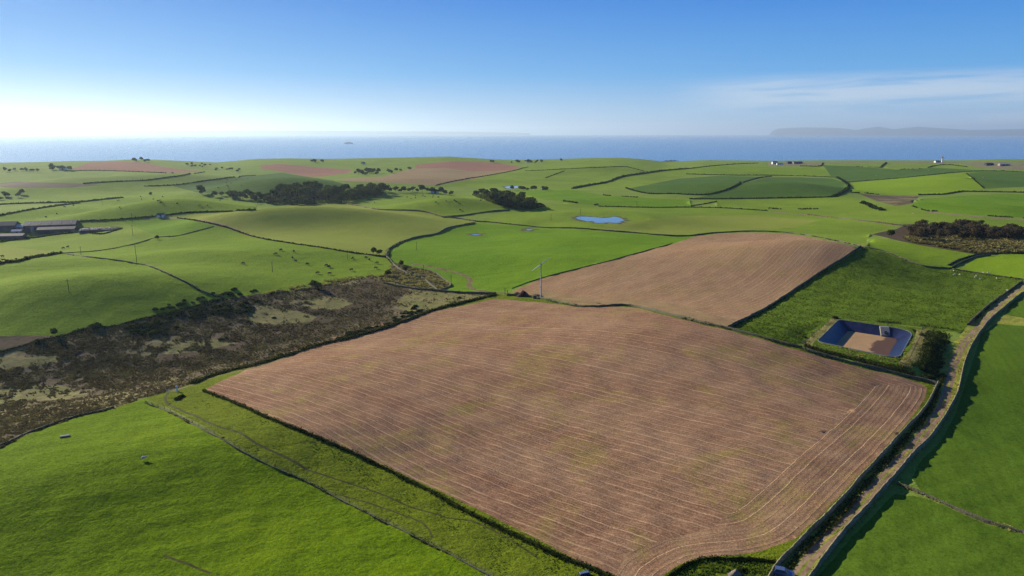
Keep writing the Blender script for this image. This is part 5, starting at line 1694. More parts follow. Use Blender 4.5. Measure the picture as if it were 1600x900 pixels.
# cabinet at the foot
M['teal'] = plain('dark_green_cabinet', lin(34, 66, 66), 0.6, 0.15)
bm = bmesh.new()
bx(bm, -0.9, 0.9, -0.5, 0.5, 0, 1.5)
bmesh.ops.bevel(bm, geom=bm.edges[:], offset=0.05, segments=1, affect='EDGES')
cab = thing('control_cabinet', 'dark green control cabinet left of the wind turbine foot', 'cabinet', (tx - 3.2, ty_ - 0.3, ground(tx - 3.2, ty_ - 0.3)))
link('housing', mesh_bm('housing', bm, M['teal']), cab)
bm = bmesh.new(); bx(bm, -1.0, 1.0, -0.6, 0.6, 1.5, 1.62)
link('lid', mesh_bm('lid', bm, M['darksteel']), cab)
bm = bmesh.new(); bx(bm, -1.1, 1.1, -0.7, 0.7, -0.4, 0.06)
link('plinth', mesh_bm('plinth', bm, M['concrete']), cab)

# dung heap


def heap(u, v, rx, ry, h, mat, name, label, cat, seed=1, rz=0.0):
    x, y, z = at(u, v)
    r_ = np.random.default_rng(seed)
    V = [(0, 0, h)]
    F = []
    m_ = 26
    for k in range(1, 9):
        f = k / 8
        for i in range(m_):
            a = 2 * math.pi * i / m_
            w_ = 1 + 0.13 * math.sin(3 * a + seed) + 0.08 * math.sin(7 * a)
            hh_ = h * (math.cos(f * math.pi) * 0.5 + 0.5) * (1 + 0.2 * math.sin(2.3 * a + seed)) + r_.uniform(-1, 1) * 0.14 * (1 - f)
            V.append((math.cos(a) * rx * f * w_, math.sin(a) * ry * f * w_, hh_ if k < 8 else -0.5))
    F = [(0, 1 + i, 1 + (i + 1) % m_, 1 + (i + 1) % m_) for i in range(m_)]
    T_ = [(0, 1 + i, 1 + (i + 1) % m_) for i in range(m_)]
    for k in range(7):
        for i in range(m_):
            a, b = 1 + k * m_ + i, 1 + k * m_ + (i + 1) % m_
            T_ += [(a, a + m_, b + m_), (a, b + m_, b)]
    o = link(name, mesh_np(name, V, T_, mat), None, (x, y, z), label=label, category=cat)
    o.rotation_euler = (0, 0, rz)
    return o


M['dung'] = ground_mat('dark_dung', (lin(64, 44, 42), lin(46, 34, 34), lin(84, 60, 52)), (0.3, 1.2, 4.0), 0.3)
M['dungold'] = ground_mat('old_brown_heap', (lin(112, 82, 66), lin(94, 72, 60), lin(76, 58, 50)), (0.3, 1.2, 4.0), 0.3)
heap(818, 463, 4.6, 3.6, 3.0, M['dung'], 'dung_heap', 'dark brown dung heap left of the wind turbine', 'dung heap', 3)
heap(808, 461, 4.5, 3.0, 1.4, M['dungold'], 'dung_heap', 'lower reddish heap left of the dark dung heap', 'dung heap', 5)
heap(838, 463, 4.0, 4.0, 1.0, M['dungold'], 'dung_heap', 'low brown spill of the heap just behind the turbine', 'dung heap', 8)
heap(1150, 897, 1.6, 1.2, 0.9, plain('grey_rubble', lin(120, 112, 100), 0.95, 0.35, 1.2), 'rubble_pile', 'grey rubble pile in the small enclosure at the bottom', 'rubble', 4)

# gate and posts


def post_thing(u, v, h, r_, mat, name, label, cat):
    x, y, z = at(u, v)
    root_ = thing(name, label, cat, (x, y, z))
    bm_ = bmesh.new(); tube(bm_, [(0, 0, -0.4), (0, 0, h)], [r_, r_ * 0.85], 8)
    link('shaft', mesh_bm('shaft', bm_, mat, True), root_)
    bm_ = bmesh.new(); tube(bm_, [(0, 0, h), (0, 0, h + r_ * 0.9)], [r_ * 1.2, r_ * 0.4], 8)
    link('cap', mesh_bm('cap', bm_, mat), root_)


M['whitepaint'] = plain('white_paint', (0.75, 0.75, 0.73), 0.5, 0.06)
post_thing(277, 612, 1.9, 0.35, M['whitepaint'], 'gate_post', 'white gate post in the corner between marsh and near pasture', 'post')
post_thing(789, 460, 3.4, 0.18, M['postwood'], 'gate_post', 'tall weathered post left of the dung heap', 'post')
post_thing(793, 458, 1.6, 0.18, M['postwood'], 'gate_post', 'short post right of the tall one by the dung heap', 'post')


def gate(u, v, rz, label):
    x, y, z = at(u, v)
    root_ = thing('field_gate', label, 'gate', (x, y, z), rz)
    bm_ = bmesh.new()
    bx(bm_, -0.04, 0.04, -0.04, 0.04, 0.1, 1.3)
    st_ = mesh_bm('stile', bm_, M['galv'])
    for xx in (-1.6, 1.6):
        link('stile', st_, root_, (xx, 0, 0))
    bm_ = bmesh.new(); tube(bm_, [(-1.6, 0, 0), (1.6, 0, 0)], [0.03, 0.03], 6)
    br_ = mesh_bm('bar', bm_, M['galv'])
    for k in range(5):
        link('bar', br_, root_, (0, 0, 0.25 + k * 0.23))


gate(1520, 524, 0.9, 'galvanised gate at the bend of the gravel track')
gate(268, 613, 0.5, 'galvanised gate beside the white post at the marsh corner')

# feeder in the near pasture
x, y, z = at(102, 684)
root = thing('cattle_feeder', 'grey metal feeder standing in the near left pasture', 'feeder', (x, y, z), 0.4)
bm = bmesh.new()
bx(bm, -1.2, 1.2, -0.55, 0.55, 0.35, 0.75)
bmesh.ops.bevel(bm, geom=bm.edges[:], offset=0.05, segments=1, affect='EDGES')
link('trough', mesh_bm('trough', bm, plain('dull_zinc', lin(112, 116, 110), 0.9, 0.2)), root)
bm = bmesh.new(); bx(bm, -0.05, 0.05, -0.05, 0.05, -0.1, 0.4)
lg = mesh_bm('leg', bm, M['galv'])
for sx in (-1.05, 1.05):
    for sy in (-0.45, 0.45):
        link('leg', lg, root, (sx, sy, 0))

# utility poles
def pole_thing(u, v, vtop, label, group):
    x, y, z = at(u, v)
    h = float(np.clip(top_height(x, y, z, vtop), 6.5, 11.0))
    root_ = thing('utility_pole', label, 'utility pole', (x, y, z), 0.2, group)
    bm_ = bmesh.new(); tube(bm_, [(0, 0, -0.5), (0, 0, h)], [0.17, 0.11], 8)
    link('pole', mesh_bm('pole', bm_, M['polewood'], True), root_)
    bm_ = bmesh.new(); bx(bm_, -0.75, 0.75, -0.13, -0.02, h - 0.45, h - 0.32)
    ca = link('crossarm', mesh_bm('crossarm', bm_, M['polewood']), root_)
    bm_ = bmesh.new(); tube(bm_, [(0, 0, 0), (0, 0, 0.2)], [0.06, 0.04], 6)
    im = mesh_bm('insulator', bm_, M['whitepaint'])
    for xx in (-0.65, 0, 0.65):
        link('insulator', im, ca, (xx, -0.07, h - 0.32))
    return (x, y, z + h)


M['polewood'] = plain('tarred_pole_wood', lin(72, 62, 52), 0.9, 0.2, 2.0)
PL = [(214, 411, 382, 'utility pole on the wall at the top of the green hill'), (208, 369, 352, 'utility pole in the grass right of the silage clamp'), (207, 347, 333, 'utility pole against the hedge behind the farm'),
      (160, 321, 309, 'utility pole on the striped hill above the farm sheds'), (127, 400, 385, 'utility pole at the end of the thick hedge by the farm'), (426, 426, 411, 'utility pole among the cows in the green pasture'),
      (543, 405, 394, 'utility pole right of the cows near the roadside hedge'), (651, 391, 378, 'utility pole at the left of the bright green field'), (662, 430, 416, 'utility pole in the dry corner by the marsh'),
      (705, 447, 432, 'utility pole at the tip of the dry corner beside the bright field'), (861, 345, 336, 'utility pole left of the pond'), (907, 336, 328, 'utility pole just behind the pond'), (995, 322, 313, 'utility pole in the meadow right beyond the pond'),
      (108, 457, 443, 'utility pole on the slope of the green hill')]
tops = [pole_thing(u, v, vt, lb, 'wooden utility poles across the fields') for u, v, vt, lb in PL]


def wires(ids, label):
    a0 = tops[ids[0]]
    bm_ = bmesh.new()
    for i, j in zip(ids, ids[1:]):
        A, B = Vector(tops[i]), Vector(tops[j])
        for oy in (-0.6, 0.6):
            pp = []
            for k in range(9):
                f = k / 8
                p = A.lerp(B, f); p.z -= 4 * f * (1 - f) * (A - B).length * 0.012 + 0.1
                p.x += oy
                pp.append(p - Vector(a0))
            tube(bm_, pp, [0.012] * 9, 3, False)
    link('power_line', mesh_bm('power_line', bm_, M['darksteel']), None, a0, label=label, category='power line')


wires([0, 1, 2, 3], 'thin power line running from the hill wall past the farm')
wires([5, 6, 7], 'thin power line over the cow pasture')
wires([8, 9], 'thin power line over the dry corner by the marsh')

# ------------------------------------------------------------------ cattle and sheep


def skinned(name, nodes, edges_, mats, sub=1):
    me_ = bpy.data.meshes.new(name + '_cage')
    me_.from_pydata([n[:3] for n in nodes], edges_, [])
    o = bpy.data.objects.new(name + '_cage', me_)
    COL.objects.link(o)
    md = o.modifiers.new('skin', 'SKIN')
    for i, n in enumerate(nodes):
        sv = me_.skin_vertices[0].data[i]
        sv.radius = (n[3], n[3])
        sv.use_root = (i == 0)
    sb_ = o.modifiers.new('sub', 'SUBSURF'); sb_.levels = sub; sb_.render_levels = sub
    dg = bpy.context.evaluated_depsgraph_get()
    out = bpy.data.meshes.new_from_object(o.evaluated_get(dg))
    out.name = name
    bpy.data.objects.remove(o)
    out.materials.clear()
    for m_ in mats:
        out.materials.append(m_)
    for p in out.polygons:
        p.use_smooth = True
    return out


def animal(name, mats, s=1.0, fat=1.0, head_down=True):
    n = [(0, 0, 1.02, 0.40 * fat), (-0.55, 0, 1.05, 0.37 * fat), (-0.85, 0, 1.02, 0.24), (0.5, 0, 1.05, 0.36 * fat), (0.82, 0, 1.08, 0.24)]
    e_ = [(0, 1), (1, 2), (0, 3), (3, 4)]
    if head_down:
        n += [(1.12, 0, 0.85, 0.16), (1.32, 0, 0.55, 0.15), (1.42, 0, 0.25, 0.09)]
    else:
        n += [(1.1, 0, 1.3, 0.17), (1.32, 0, 1.45, 0.16), (1.6, 0, 1.3, 0.09)]
    e_ += [(4, 5), (5, 6), (6, 7)]
    for sy in (-0.24, 0.24):
        k = len(n)
        n += [(-0.62, sy, 0.72, 0.17), (-0.78, sy, 0.42, 0.085), (-0.70, sy, 0.04, 0.07)]
        e_ += [(1, k), (k, k + 1), (k + 1, k + 2)]
        k = len(n)
        n += [(0.52, sy, 0.68, 0.14), (0.55, sy, 0.38, 0.08), (0.53, sy, 0.04, 0.07)]
        e_ += [(3, k), (k, k + 1), (k + 1, k + 2)]
    k = len(n)
    n += [(-1.03, 0, 0.9, 0.05), (-1.05, 0, 0.5, 0.04)]
    e_ += [(2, k), (k, k + 1)]
    n = [(a * s, b * s, c_ * s, r_ * s) for a, b, c_, r_ in n]
    return skinned(name, n, e_, mats)


M['cow_black'] = plain('black_hide', (0.018, 0.016, 0.015), 0.8, 0.2)
M['cow_brown'] = plain('brown_hide', (0.07, 0.035, 0.02), 0.8, 0.2)
M['fleece'] = plain('off_white_fleece', (0.55, 0.52, 0.45), 0.95, 0.12, 6.0, bump=0.05)
COW = [animal('cow', [M['cow_black']]), animal('cow', [M['cow_black']], 1.0, 1.0, False), animal('cow', [M['cow_brown']])]
SHEEP = [animal('sheep', [M['fleece']], 0.62, 1.15), animal('sheep', [M['fleece']], 0.62, 1.15, False)]
HERDS = [
    ('cow', 'in the green pasture left of the marsh', [(431, 398), (439, 392), (459, 394), (457, 404), (462, 409), (480, 414), (510, 416), (514, 418), (496, 428), (515, 429), (549, 423), (551, 405), (572, 404), (577, 407), (589, 412), (587, 420), (380, 413)]),
    ('cow', 'on the hill pasture above the farm', [(185, 314), (187, 325), (220, 308), (221, 312), (240, 312), (247, 315), (252, 317), (250, 314), (277, 319), (312, 322), (324, 322), (344, 314), (254, 308), (89, 335), (72, 340), (101, 324), (115, 322)]),
    ('cow', 'on the dark far hill left of the wood', [(306, 292), (316, 288), (341, 294), (343, 281), (355, 282), (354, 286), (361, 287), (355, 291), (357, 294), (369, 281), (377, 290), (395, 279), (387, 280)]),
    ('cow', 'in the small field between the two woods', [(636, 309), (642, 311), (649, 307), (649, 310), (660, 307), (664, 308), (661, 305), (677, 307), (685, 309), (681, 317), (697, 315), (710, 314), (713, 316), (676, 309), (719, 329), (585, 317), (751, 314)]),
    ('cow', 'at the left edge below the farm sheds', [(4, 402), (6, 408), (99, 389), (106, 387)]),
    ('sheep', 'near the track at the right edge', [(1499, 430), (1525, 432), (1523, 434), (1536, 427), (1544, 427), (1557, 436), (1491, 430), (1490, 424), (1531, 437), (1574, 455)]),
    ('sheep', 'in the far right fields', [(1451, 267), (1369, 275), (1536, 277), (1426, 334)]),
]
for kind, where, ps in HERDS:
    ps = sorted(ps)
    for i, (u, v) in enumerate(ps):
        x, y, z = at(u, v)
        me_ = (COW if kind == 'cow' else SHEEP)[(i * 7 + int(u)) % (3 if kind == 'cow' else 2)]
        colr = {'cow': ['black', 'black', 'brown'][(i * 7 + int(u)) % 3], 'sheep': 'white'}[kind]
        o = link(kind, me_, None, (x, y, z), label='%s %s %s, %s from left' % (colr, kind, where, ordinal(i)), category=kind, group=('cattle ' if kind == 'cow' else 'sheep ') + where)
        o.rotation_euler = (0, 0, random.uniform(0, 6.28))
        if kind == 'cow':
            o.scale = (1.15, 1.15, 1.15)
x, y, z = at(225, 718)
o = link('sheep', SHEEP[1], None, (x, y, z), label='single white sheep alone in the near green pasture', category='sheep')
o.rotation_euler = (0, 0, 0.5)

# ------------------------------------------------------------------ buildings
M['roofdark'] = plain('dark_blue_grey_roof_sheet', lin(44, 50, 64), 0.6, 0.15, 0.3)
M['rooflight'] = plain('pale_roof_sheet', lin(178, 176, 180), 0.6, 0.12, 0.3)
M['slate'] = plain('slate_roof', lin(56, 60, 68), 0.7, 0.2, 0.5)
M['walldark'] = plain('dark_cladding', lin(58, 60, 72), 0.8, 0.2, 0.4)
M['wallgrey'] = plain('grey_block_wall', lin(140, 130, 122), 0.9, 0.2, 0.5)
M['harl'] = plain('white_harled_wall', lin(224, 222, 214), 0.9, 0.06, 0.5)
M['glass'] = plain('dark_window_glass', (0.02, 0.025, 0.03), 0.15, 0.1)
M['doorgreen'] = plain('painted_door', lin(60, 72, 64), 0.6, 0.1)
M['skylight'] = plain('translucent_roof_panel', lin(104, 116, 128), 0.4, 0.1)


def gabled(name, label, cat, u, v, L, Wd, eave, ridge, rz, wall, roof, windows=2, chimneys=0, doors=1, skylights=0, group=None):
    x, y, z = at(u, v)
    cs, sn = abs(math.cos(rz)), abs(math.sin(rz))
    y += (L * sn + Wd * cs) / 2 * 0.9
    z = min(ground(x + a, y + b) for a in (-L / 2 * cs, L / 2 * cs) for b in (-Wd / 2, Wd / 2)) + 0.1 + max(0, (ground(x, y) - ground(x, y - Wd / 2)) * 0.5)
    root_ = thing(name, label, cat, (x, y, z), rz, group)
    a, b = L / 2, Wd / 2
    bm_ = bmesh.new()
    P_ = [(-a, -b), (a, -b), (a, b), (-a, b)]
    lo_ = [bm_.verts.new((p[0], p[1], -2.0)) for p in P_]
    up_ = [bm_.verts.new((p[0], p[1], eave)) for p in P_]
    g0 = bm_.verts.new((-a, 0, ridge - 0.05)); g1 = bm_.verts.new((a, 0, ridge - 0.05))
    for i in (0, 2):
        bm_.faces.new((lo_[i], lo_[(i + 1) % 4], up_[(i + 1) % 4], up_[i]))
    bm_.faces.new((lo_[1], lo_[2], up_[2], g1, up_[1])); bm_.faces.new((lo_[3], lo_[0], up_[0], g0, up_[3]))
    wl = link('wall', mesh_bm('wall', bm_, wall), root_)
    bm_ = bmesh.new()
    ov = 0.35
    sl = (ridge - eave) / b
    for s in (-1, 1):
        e0 = (eave - sl * ov)
        q_ = [(-a - ov, 0, ridge), (a + ov, 0, ridge), (a + ov, s * (b + ov), e0), (-a - ov, s * (b + ov), e0)]
        vs = [bm_.verts.new(p) for p in q_] + [bm_.verts.new((p[0], p[1], p[2] + 0.16)) for p in q_]
        for f in ((0, 1, 2, 3), (7, 6, 5, 4), (0, 4, 5, 1), (1, 5, 6, 2), (2, 6, 7, 3), (3, 7, 4, 0)):
            bm_.faces.new([vs[i] for i in f])
    bmesh.ops.recalc_face_normals(bm_, faces=bm_.faces)
    rf = link('roof', mesh_bm('roof', bm_, roof), root_)
    for k in range(chimneys):
        bm_ = bmesh.new(); xx = (-a + 0.5) if k == 0 else (a - 0.5)
        bx(bm_, xx - 0.4, xx + 0.4, -0.4, 0.4, ridge - 0.5, ridge + 1.3)
        link('chimney', mesh_bm('chimney', bm_, wall), rf)
    for k in range(skylights):
        bm_ = bmesh.new(); xx = -a + L * (k + 0.5) / skylights
        y0, y1 = -b * 0.75, -b * 0.25
        z0_, z1_ = ridge + y0 * sl + 0.2, ridge + y1 * sl + 0.2
        vs = [bm_.verts.new(p) for p in ((xx - 0.5, y0, z0_), (xx + 0.5, y0, z0_), (xx + 0.5, y1, z1_), (xx - 0.5, y1, z1_), (xx - 0.5, y0, z0_ - 0.1), (xx + 0.5, y0, z0_ - 0.1), (xx + 0.5, y1, z1_ - 0.1), (xx - 0.5, y1, z1_ - 0.1))]
        for f in ((0, 1, 2, 3), (7, 6, 5, 4), (0, 4, 5, 1), (1, 5, 6, 2), (2, 6, 7, 3), (3, 7, 4, 0)):
            bm_.faces.new([vs[i] for i in f])
        link('roof_light', mesh_bm('roof_light', bm_, M['skylight']), rf)
    for k in range(windows):
        xx = -a + L * (k + 0.5) / max(windows, 1)
        bm_ = bmesh.new(); bx(bm_, xx - 0.45, xx + 0.45, -b - 0.05, -b + 0.05, eave * 0.4, eave * 0.4 + 1.1)
        link('window', mesh_bm('window', bm_, M['glass']), root_)
    for k in range(doors):
        xx = -a + L * (k + 1.0) / (doors + 1) + 0.8
        bm_ = bmesh.new(); dw = 0.5 if eave < 4 else 1.8; dh = 2.1 if eave < 4 else 3.6
        bx(bm_, xx - dw, xx + dw, -b - 0.06, -b + 0.06, -0.3, dh)
        link('door', mesh_bm('door', bm_, M['doorgreen']), root_)
    return root_


gabled('cattle_shed', 'long dark roofed cattle shed, largest building of the farm', 'shed', 70, 363, 42, 15, 5.2, 8.4, 0.28, M['walldark'], M['roofdark'], 0, 0, 3, 5)
gabled('cattle_shed', 'dark shed with lower roof in front of the largest cattle shed', 'shed', 82, 366, 30, 9, 3.6, 5.4, 0.28, M['walldark'], M['roofdark'], 0, 0, 2, 0)
gabled('barn', 'dark barn at the very left edge of the farm', 'barn', 4, 362, 18, 12, 5.0, 8.0, 0.2, M['walldark'], M['slate'], 1, 0, 1, 0)
gabled('barn', 'pale roofed shed between the two dark farm sheds', 'barn', 27, 360, 11, 7, 3.0, 4.6, 0.25, M['wallgrey'], M['rooflight'], 1, 0, 1, 0)
gabled('outbuilding', 'small pale roofed outbuilding in front of the pale roofed shed', 'outbuilding', 24, 366, 8, 5, 2.4, 3.6, 0.25, M['wallgrey'], M['rooflight'], 1, 0, 1, 0)
gabled('cattle_shed', 'low dark shed with pale edged roof at the lower left of the farm', 'shed', 8, 375, 26, 8, 3.0, 4.6, 0.15, M['walldark'], M['slate'], 0, 0, 2, 0)
# farmyard: silo, silage clamp with tyres, bales, spoil
x, y, z = at(52, 366)
root = thing('feed_silo', 'pale blue grey feed silo in front of the long cattle shed', 'silo', (x, y, z))
bm = bmesh.new(); tube(bm, [(0, 0, 1.6), (0, 0, 2.4), (0, 0, 6.0), (0, 0, 7.0)], [0.4, 1.3, 1.3, 0.3], 16)
link('tank', mesh_bm('tank', bm, M['skylight'], True), root)
bm = bmesh.new(); tube(bm, [(0, 0, -0.3), (0, 0, 2.4)], [0.08, 0.08], 6)
lg = mesh_bm('leg', bm, M['galv'])
for k in range(4):
    link('leg', lg, root, (math.cos(k * 1.57 + 0.78) * 1.05, math.sin(k * 1.57 + 0.78) * 1.05, 0))
x, y, z = at(153, 362)
root = thing('silage_clamp', 'silage clamp under a black sheet right of the farm sheds', 'silage clamp', (x, y + 5, z), 0.25)
M['sheet'] = plain('black_silage_sheet', (0.025, 0.028, 0.035), 0.5, 0.3, 0.5, bump=0.1)
bm = bmesh.new()
prof = [(-17, 0), (-16, 2.6), (-12, 2.7), (0, 2.9), (11, 2.7), (15, 2.4), (17, 0)]
rowsv = []
for j, yy in enumerate(np.linspace(-8.5, 8.5, 9)):
    k = [0.0, 0.6, 0.92, 1, 1.02, 1, 0.95, 0.75, 0.0][j]
    rowsv.append([bm.verts.new((a * (0.92 + 0.08 * k), yy, b * k - (0.6 if k == 0 or b == 0 else 0))) for a, b in prof])
for a, b in zip(rowsv, rowsv[1:]):
    for i in range(6):
        bm.faces.new((a[i], a[i + 1], b[i + 1], b[i]))
link('sheet', mesh_bm('sheet', bm, M['sheet']), root)
bm = bmesh.new()
for i in range(8):
    a0, a1 = i * math.pi / 4, (i + 1) * math.pi / 4
ring = [[bm.verts.new((math.cos(a) * (0.5 + 0.16 * math.cos(b)), math.sin(a) * (0.5 + 0.16 * math.cos(b)), 0.15 * math.sin(b))) for b in (0, 2.1, 4.2)] for a in np.linspace(0, 2 * math.pi, 9)[:-1]]
for i in range(8):
    for j in range(3):
        bm.faces.new((ring[i][j], ring[(i + 1) % 8][j], ring[(i + 1) % 8][(j + 1) % 3], ring[i][(j + 1) % 3]))
M['tyregrey'] = plain('dusty_tyre', lin(64, 72, 76), 0.85, 0.5, 0.7)
M['tealsheet'] = plain('teal_net_cover', lin(64, 118, 110), 0.7, 0.25, 0.7)
tm = mesh_bm('tyre', bm, M['tyregrey'])
for k in range(110):
    xx, yy = random.uniform(-15, 14), random.uniform(-4.5, 7)
    o = link('tyre', tm, root, (xx, yy, 2.75 + 0.02 * (k % 7) - abs(xx) * 0.012))
    o.rotation_euler = (0, 0, random.uniform(0, 3))
bm = bmesh.new()
rr = [[bm.verts.new((xx, yy, 2.95 - abs(xx) * 0.01 + 0.05 * math.sin(xx + yy))) for xx in np.linspace(-8, 5, 9)] for yy in np.linspace(0, 3, 4)]
for a, b in zip(rr, rr[1:]):
    for i in range(8):
        bm.faces.new((a[i], a[i + 1], b[i + 1], b[i]))
for f in list(bm.faces):
    pass
bmesh.ops.solidify(bm, geom=bm.faces[:], thickness=0.05)
link('net_cover', mesh_bm('net_cover', bm, M['tealsheet']), root)
for (u, v, rx, ry, h, mt, lb) in [(116, 357, 6, 4, 1.8, 'dungold', 'brown spoil heap between the farm shed and the silage clamp'), (118, 361, 5, 2.5, 1.2, 'dryrim', 'pale spoil heap in front of the farm shed end'),
                                  (45, 371, 8, 3, 1.2, 'verge', 'low grassy heap in front of the pale roofed shed')]:
    heap(u, v, rx, ry, h, M[mt], 'spoil_heap', lb, 'heap', int(u))
boundary('hedge', 'hedge', 'dark shaded bank and weeds along the front of the farmyard', 'hedge', [(0, 379), (30, 374), (60, 371), (95, 366), (130, 363), (160, 366), (190, 357)], 1.6, 3.5, mat='hedge')

gabled('farmhouse', 'white farmhouse with dark roof on the shore slope', 'house', 1211, 256.5, 14, 7, 5, 7.5, 0.1, M['harl'], M['slate'], 4, 2, 1)
gabled('outbuilding', 'long white building right of the white shore farmhouse', 'outbuilding', 1219, 257.5, 16, 6, 3, 5, -0.05, M['harl'], M['rooflight'], 3, 0, 1)
gabled('barn', 'dark barn right of the white shore farm', 'barn', 1234, 256, 12, 8, 4, 6, 0.1, M['walldark'], M['roofdark'], 1, 0, 1)
gabled('barn', 'long dark barn farthest right of the shore farm', 'barn', 1247, 256, 24, 9, 4, 6, 0.05, M['wallgrey'], M['roofdark'], 1, 0, 2)
gabled('barn', 'dark barn of the pair right of the lighthouse, left one', 'barn', 1547, 258.5, 18, 8, 4, 6, 0.1, M['walldark'], M['roofdark'], 1, 0, 1)
gabled('barn', 'blue grey barn near the right edge on the shore slope', 'barn', 1570, 259, 22, 8, 4, 6, 0.0, M['wallgrey'], M['rooflight'], 1, 0, 2)
gabled('cottage', 'pale cottage among the row of trees in the middle', 'house', 679, 302.5, 13, 7, 4, 6.5, 0.1, M['harl'], M['slate'], 3, 2, 1)
gabled('cottage', 'pale cottage beside the copse below the far green hill', 'house', 851, 297, 10, 6, 3.2, 5.4, 0.2, M['wallgrey'], M['slate'], 2, 1, 1)
gabled('cottage', 'white cottage behind the tan stubble field', 'house', 567, 256.5, 10, 6, 3.5, 5.5, 0.1, M['harl'], M['slate'], 2, 1, 1)
gabled('cottage', 'tiny far cottage among trees in the left fields', 'house', 97, 266, 14, 8, 5, 7.5, 0.1, M['harl'], M['slate'], 3, 2, 1)
gabled('cottage', 'tiny white cottage on the shore left of the far green hill', 'house', 825, 253.8, 12, 7, 3.5, 5.5, 0.1, M['harl'], M['slate'], 2, 1, 1)
gabled('cottage', 'pale cottage at the bend of the farm road by the hedge', 'house', 250, 340, 6, 4, 2.4, 3.8, 0.1, M['harl'], M['slate'], 1, 0, 1)

# lighthouse
x, y, z = at(1472, 253.5)
LH = float(top_height(x, y, z, 243.5))
root = thing('lighthouse', 'white lighthouse tower against the sea at far right', 'lighthouse', (x, y, z))
s = LH / 24.0
bm = bmesh.new(); tube(bm, [(0, 0, -2), (0, 0, 17 * s)], [3.2 * s, 2.2 * s], 18)
link('tower', mesh_bm('tower', bm, M['harl'], True), root)
bm = bmesh.new(); tube(bm, [(0, 0, 17 * s), (0, 0, 17.8 * s)], [3.0 * s, 3.0 * s], 18)
link('gallery', mesh_bm('gallery', bm, M['darksteel']), root)
bm = bmesh.new(); tube(bm, [(0, 0, 17.8 * s), (0, 0, 21 * s)], [1.5 * s, 1.5 * s], 12)
link('lantern_room', mesh_bm('lantern_room', bm, M['glass']), root)
bm = bmesh.new(); tube(bm, [(0, 0, 21 * s), (0, 0, 23 * s), (0, 0, 24 * s)], [1.8 * s, 0.7 * s, 0.1 * s], 12)
link('dome', mesh_bm('dome', bm, plain('ochre_dome', lin(150, 110, 60), 0.6)), root)
gabled('keepers_house', 'low white house at the foot of the lighthouse', 'house', 1466, 254, 14, 7, 3, 5, 0.1, M['harl'], M['slate'], 3, 2, 1)

# ferry out at sea
d = ray(545, 224.5)
t = (SEA_Z - CAM_H) / d[2]
root = thing('ferry', 'small grey ship far out on the hazy sea', 'ship', (float(d[0] * t), float(d[1] * t), SEA_Z), 0.05)
M['hull'] = plain('dark_hull', lin(60, 70, 90), 0.5, 0.1)
M['superstr'] = plain('pale_superstructure', lin(170, 175, 180), 0.5, 0.1)
bm = bmesh.new()
secs = []
for (xx, w_, zt) in ((-58, 9, 9), (-50, 11, 9), (0, 11.5, 9), (35, 10, 9), (52, 5, 10), (60, 0.4, 11.5)):
    secs.append([bm.verts.new(p) for p in ((xx, -w_, zt), (xx, w_, zt), (xx - 2, w_ * 0.8, -1), (xx - 2, -w_ * 0.8, -1))])
for a, b in zip(secs, secs[1:]):
    for i in range(4):
        bm.faces.new((a[i], b[i], b[(i + 1) % 4], a[(i + 1) % 4]))
bm.faces.new(secs[0]); bm.faces.new(secs[-1][::-1])
bmesh.ops.recalc_face_normals(bm, faces=bm.faces)
link('hull', mesh_bm('hull', bm, M['hull']), root)
bm = bmesh.new(); bx(bm, -46, 40, -9, 9, 9.1, 15); bx(bm, -30, 22, -8, 8, 15, 20)
link('superstructure', mesh_bm('superstructure', bm, M['superstr']), root)
bm = bmesh.new(); tube(bm, [(-20, 0, 20), (-21, 0, 28)], [3.2, 2.6], 10)
link('funnel', mesh_bm('funnel', bm, M['hull']), root)
bm = bmesh.new(); bx(bm, 22, 34, -10, 10, 15, 19)
link('bridge', mesh_bm('bridge', bm, M['superstr']), root)

# small dark skerry off the shore
d = ray(1048, 252.3); t = (SEA_Z - CAM_H) / d[2]
V = []; F = []
for j, (f, hh_) in enumerate(((0, 0), (0.4, 1), (0.7, 0.8), (1, 0))):
    for i in range(15):
        a = (i / 14 - 0.5) * 2
        V.append((float(d[0] * t) + a * 52, float(d[1] * t) + (f - 0.5) * 40, SEA_Z - 0.5 + hh_ * 7 * max(0, 1 - abs(a) ** 3) * (1 + 0.3 * math.sin(i * 2.1))))
for j in range(3):
    for i in range(14):
        F.append((j * 15 + i, j * 15 + i + 1, (j + 1) * 15 + i + 1, (j + 1) * 15 + i))
link('skerry', mesh_np('skerry', V, F, M['coast']), kind='structure')

# ------------------------------------------------------------------ car beside the track at the bottom edge
x, y, z = at(1223, 899)
root = thing('parked_car', 'silver blue hatchback parked beside the wall at the bottom edge', 'car', (x, y, z + 0.02), RAD(-20))
M['carpaint'] = plain('silver_blue_car_paint', lin(96, 116, 146), 0.3, 0.04, 0.5, 0.5, 0.5)
bm = bmesh.new()
half = [(-2.05, 0.42), (-2.0, 0.78), (-1.85, 0.92), (-1.5, 0.95), (1.05, 0.95), (1.85, 0.80), (2.08, 0.62), (2.1, 0.36), (1.7, 0.26), (-1.9, 0.26)]
secs = []
for yy, sc_ in ((-0.86, 0.94), (-0.8, 1.0), (0.8, 1.0), (0.86, 0.94)):
    secs.append([bm.verts.new((a * (0.985 if abs(yy) > 0.82 else 1), yy, 0.26 + (b - 0.26) * sc_)) for a, b in half])
for a, b in zip(secs, secs[1:]):
    for i in range(len(half)):
        bm.faces.new((a[i], a[(i + 1) % len(half)], b[(i + 1) % len(half)], b[i]))
bm.faces.new(secs[0][::-1]); bm.faces.new(secs[-1])
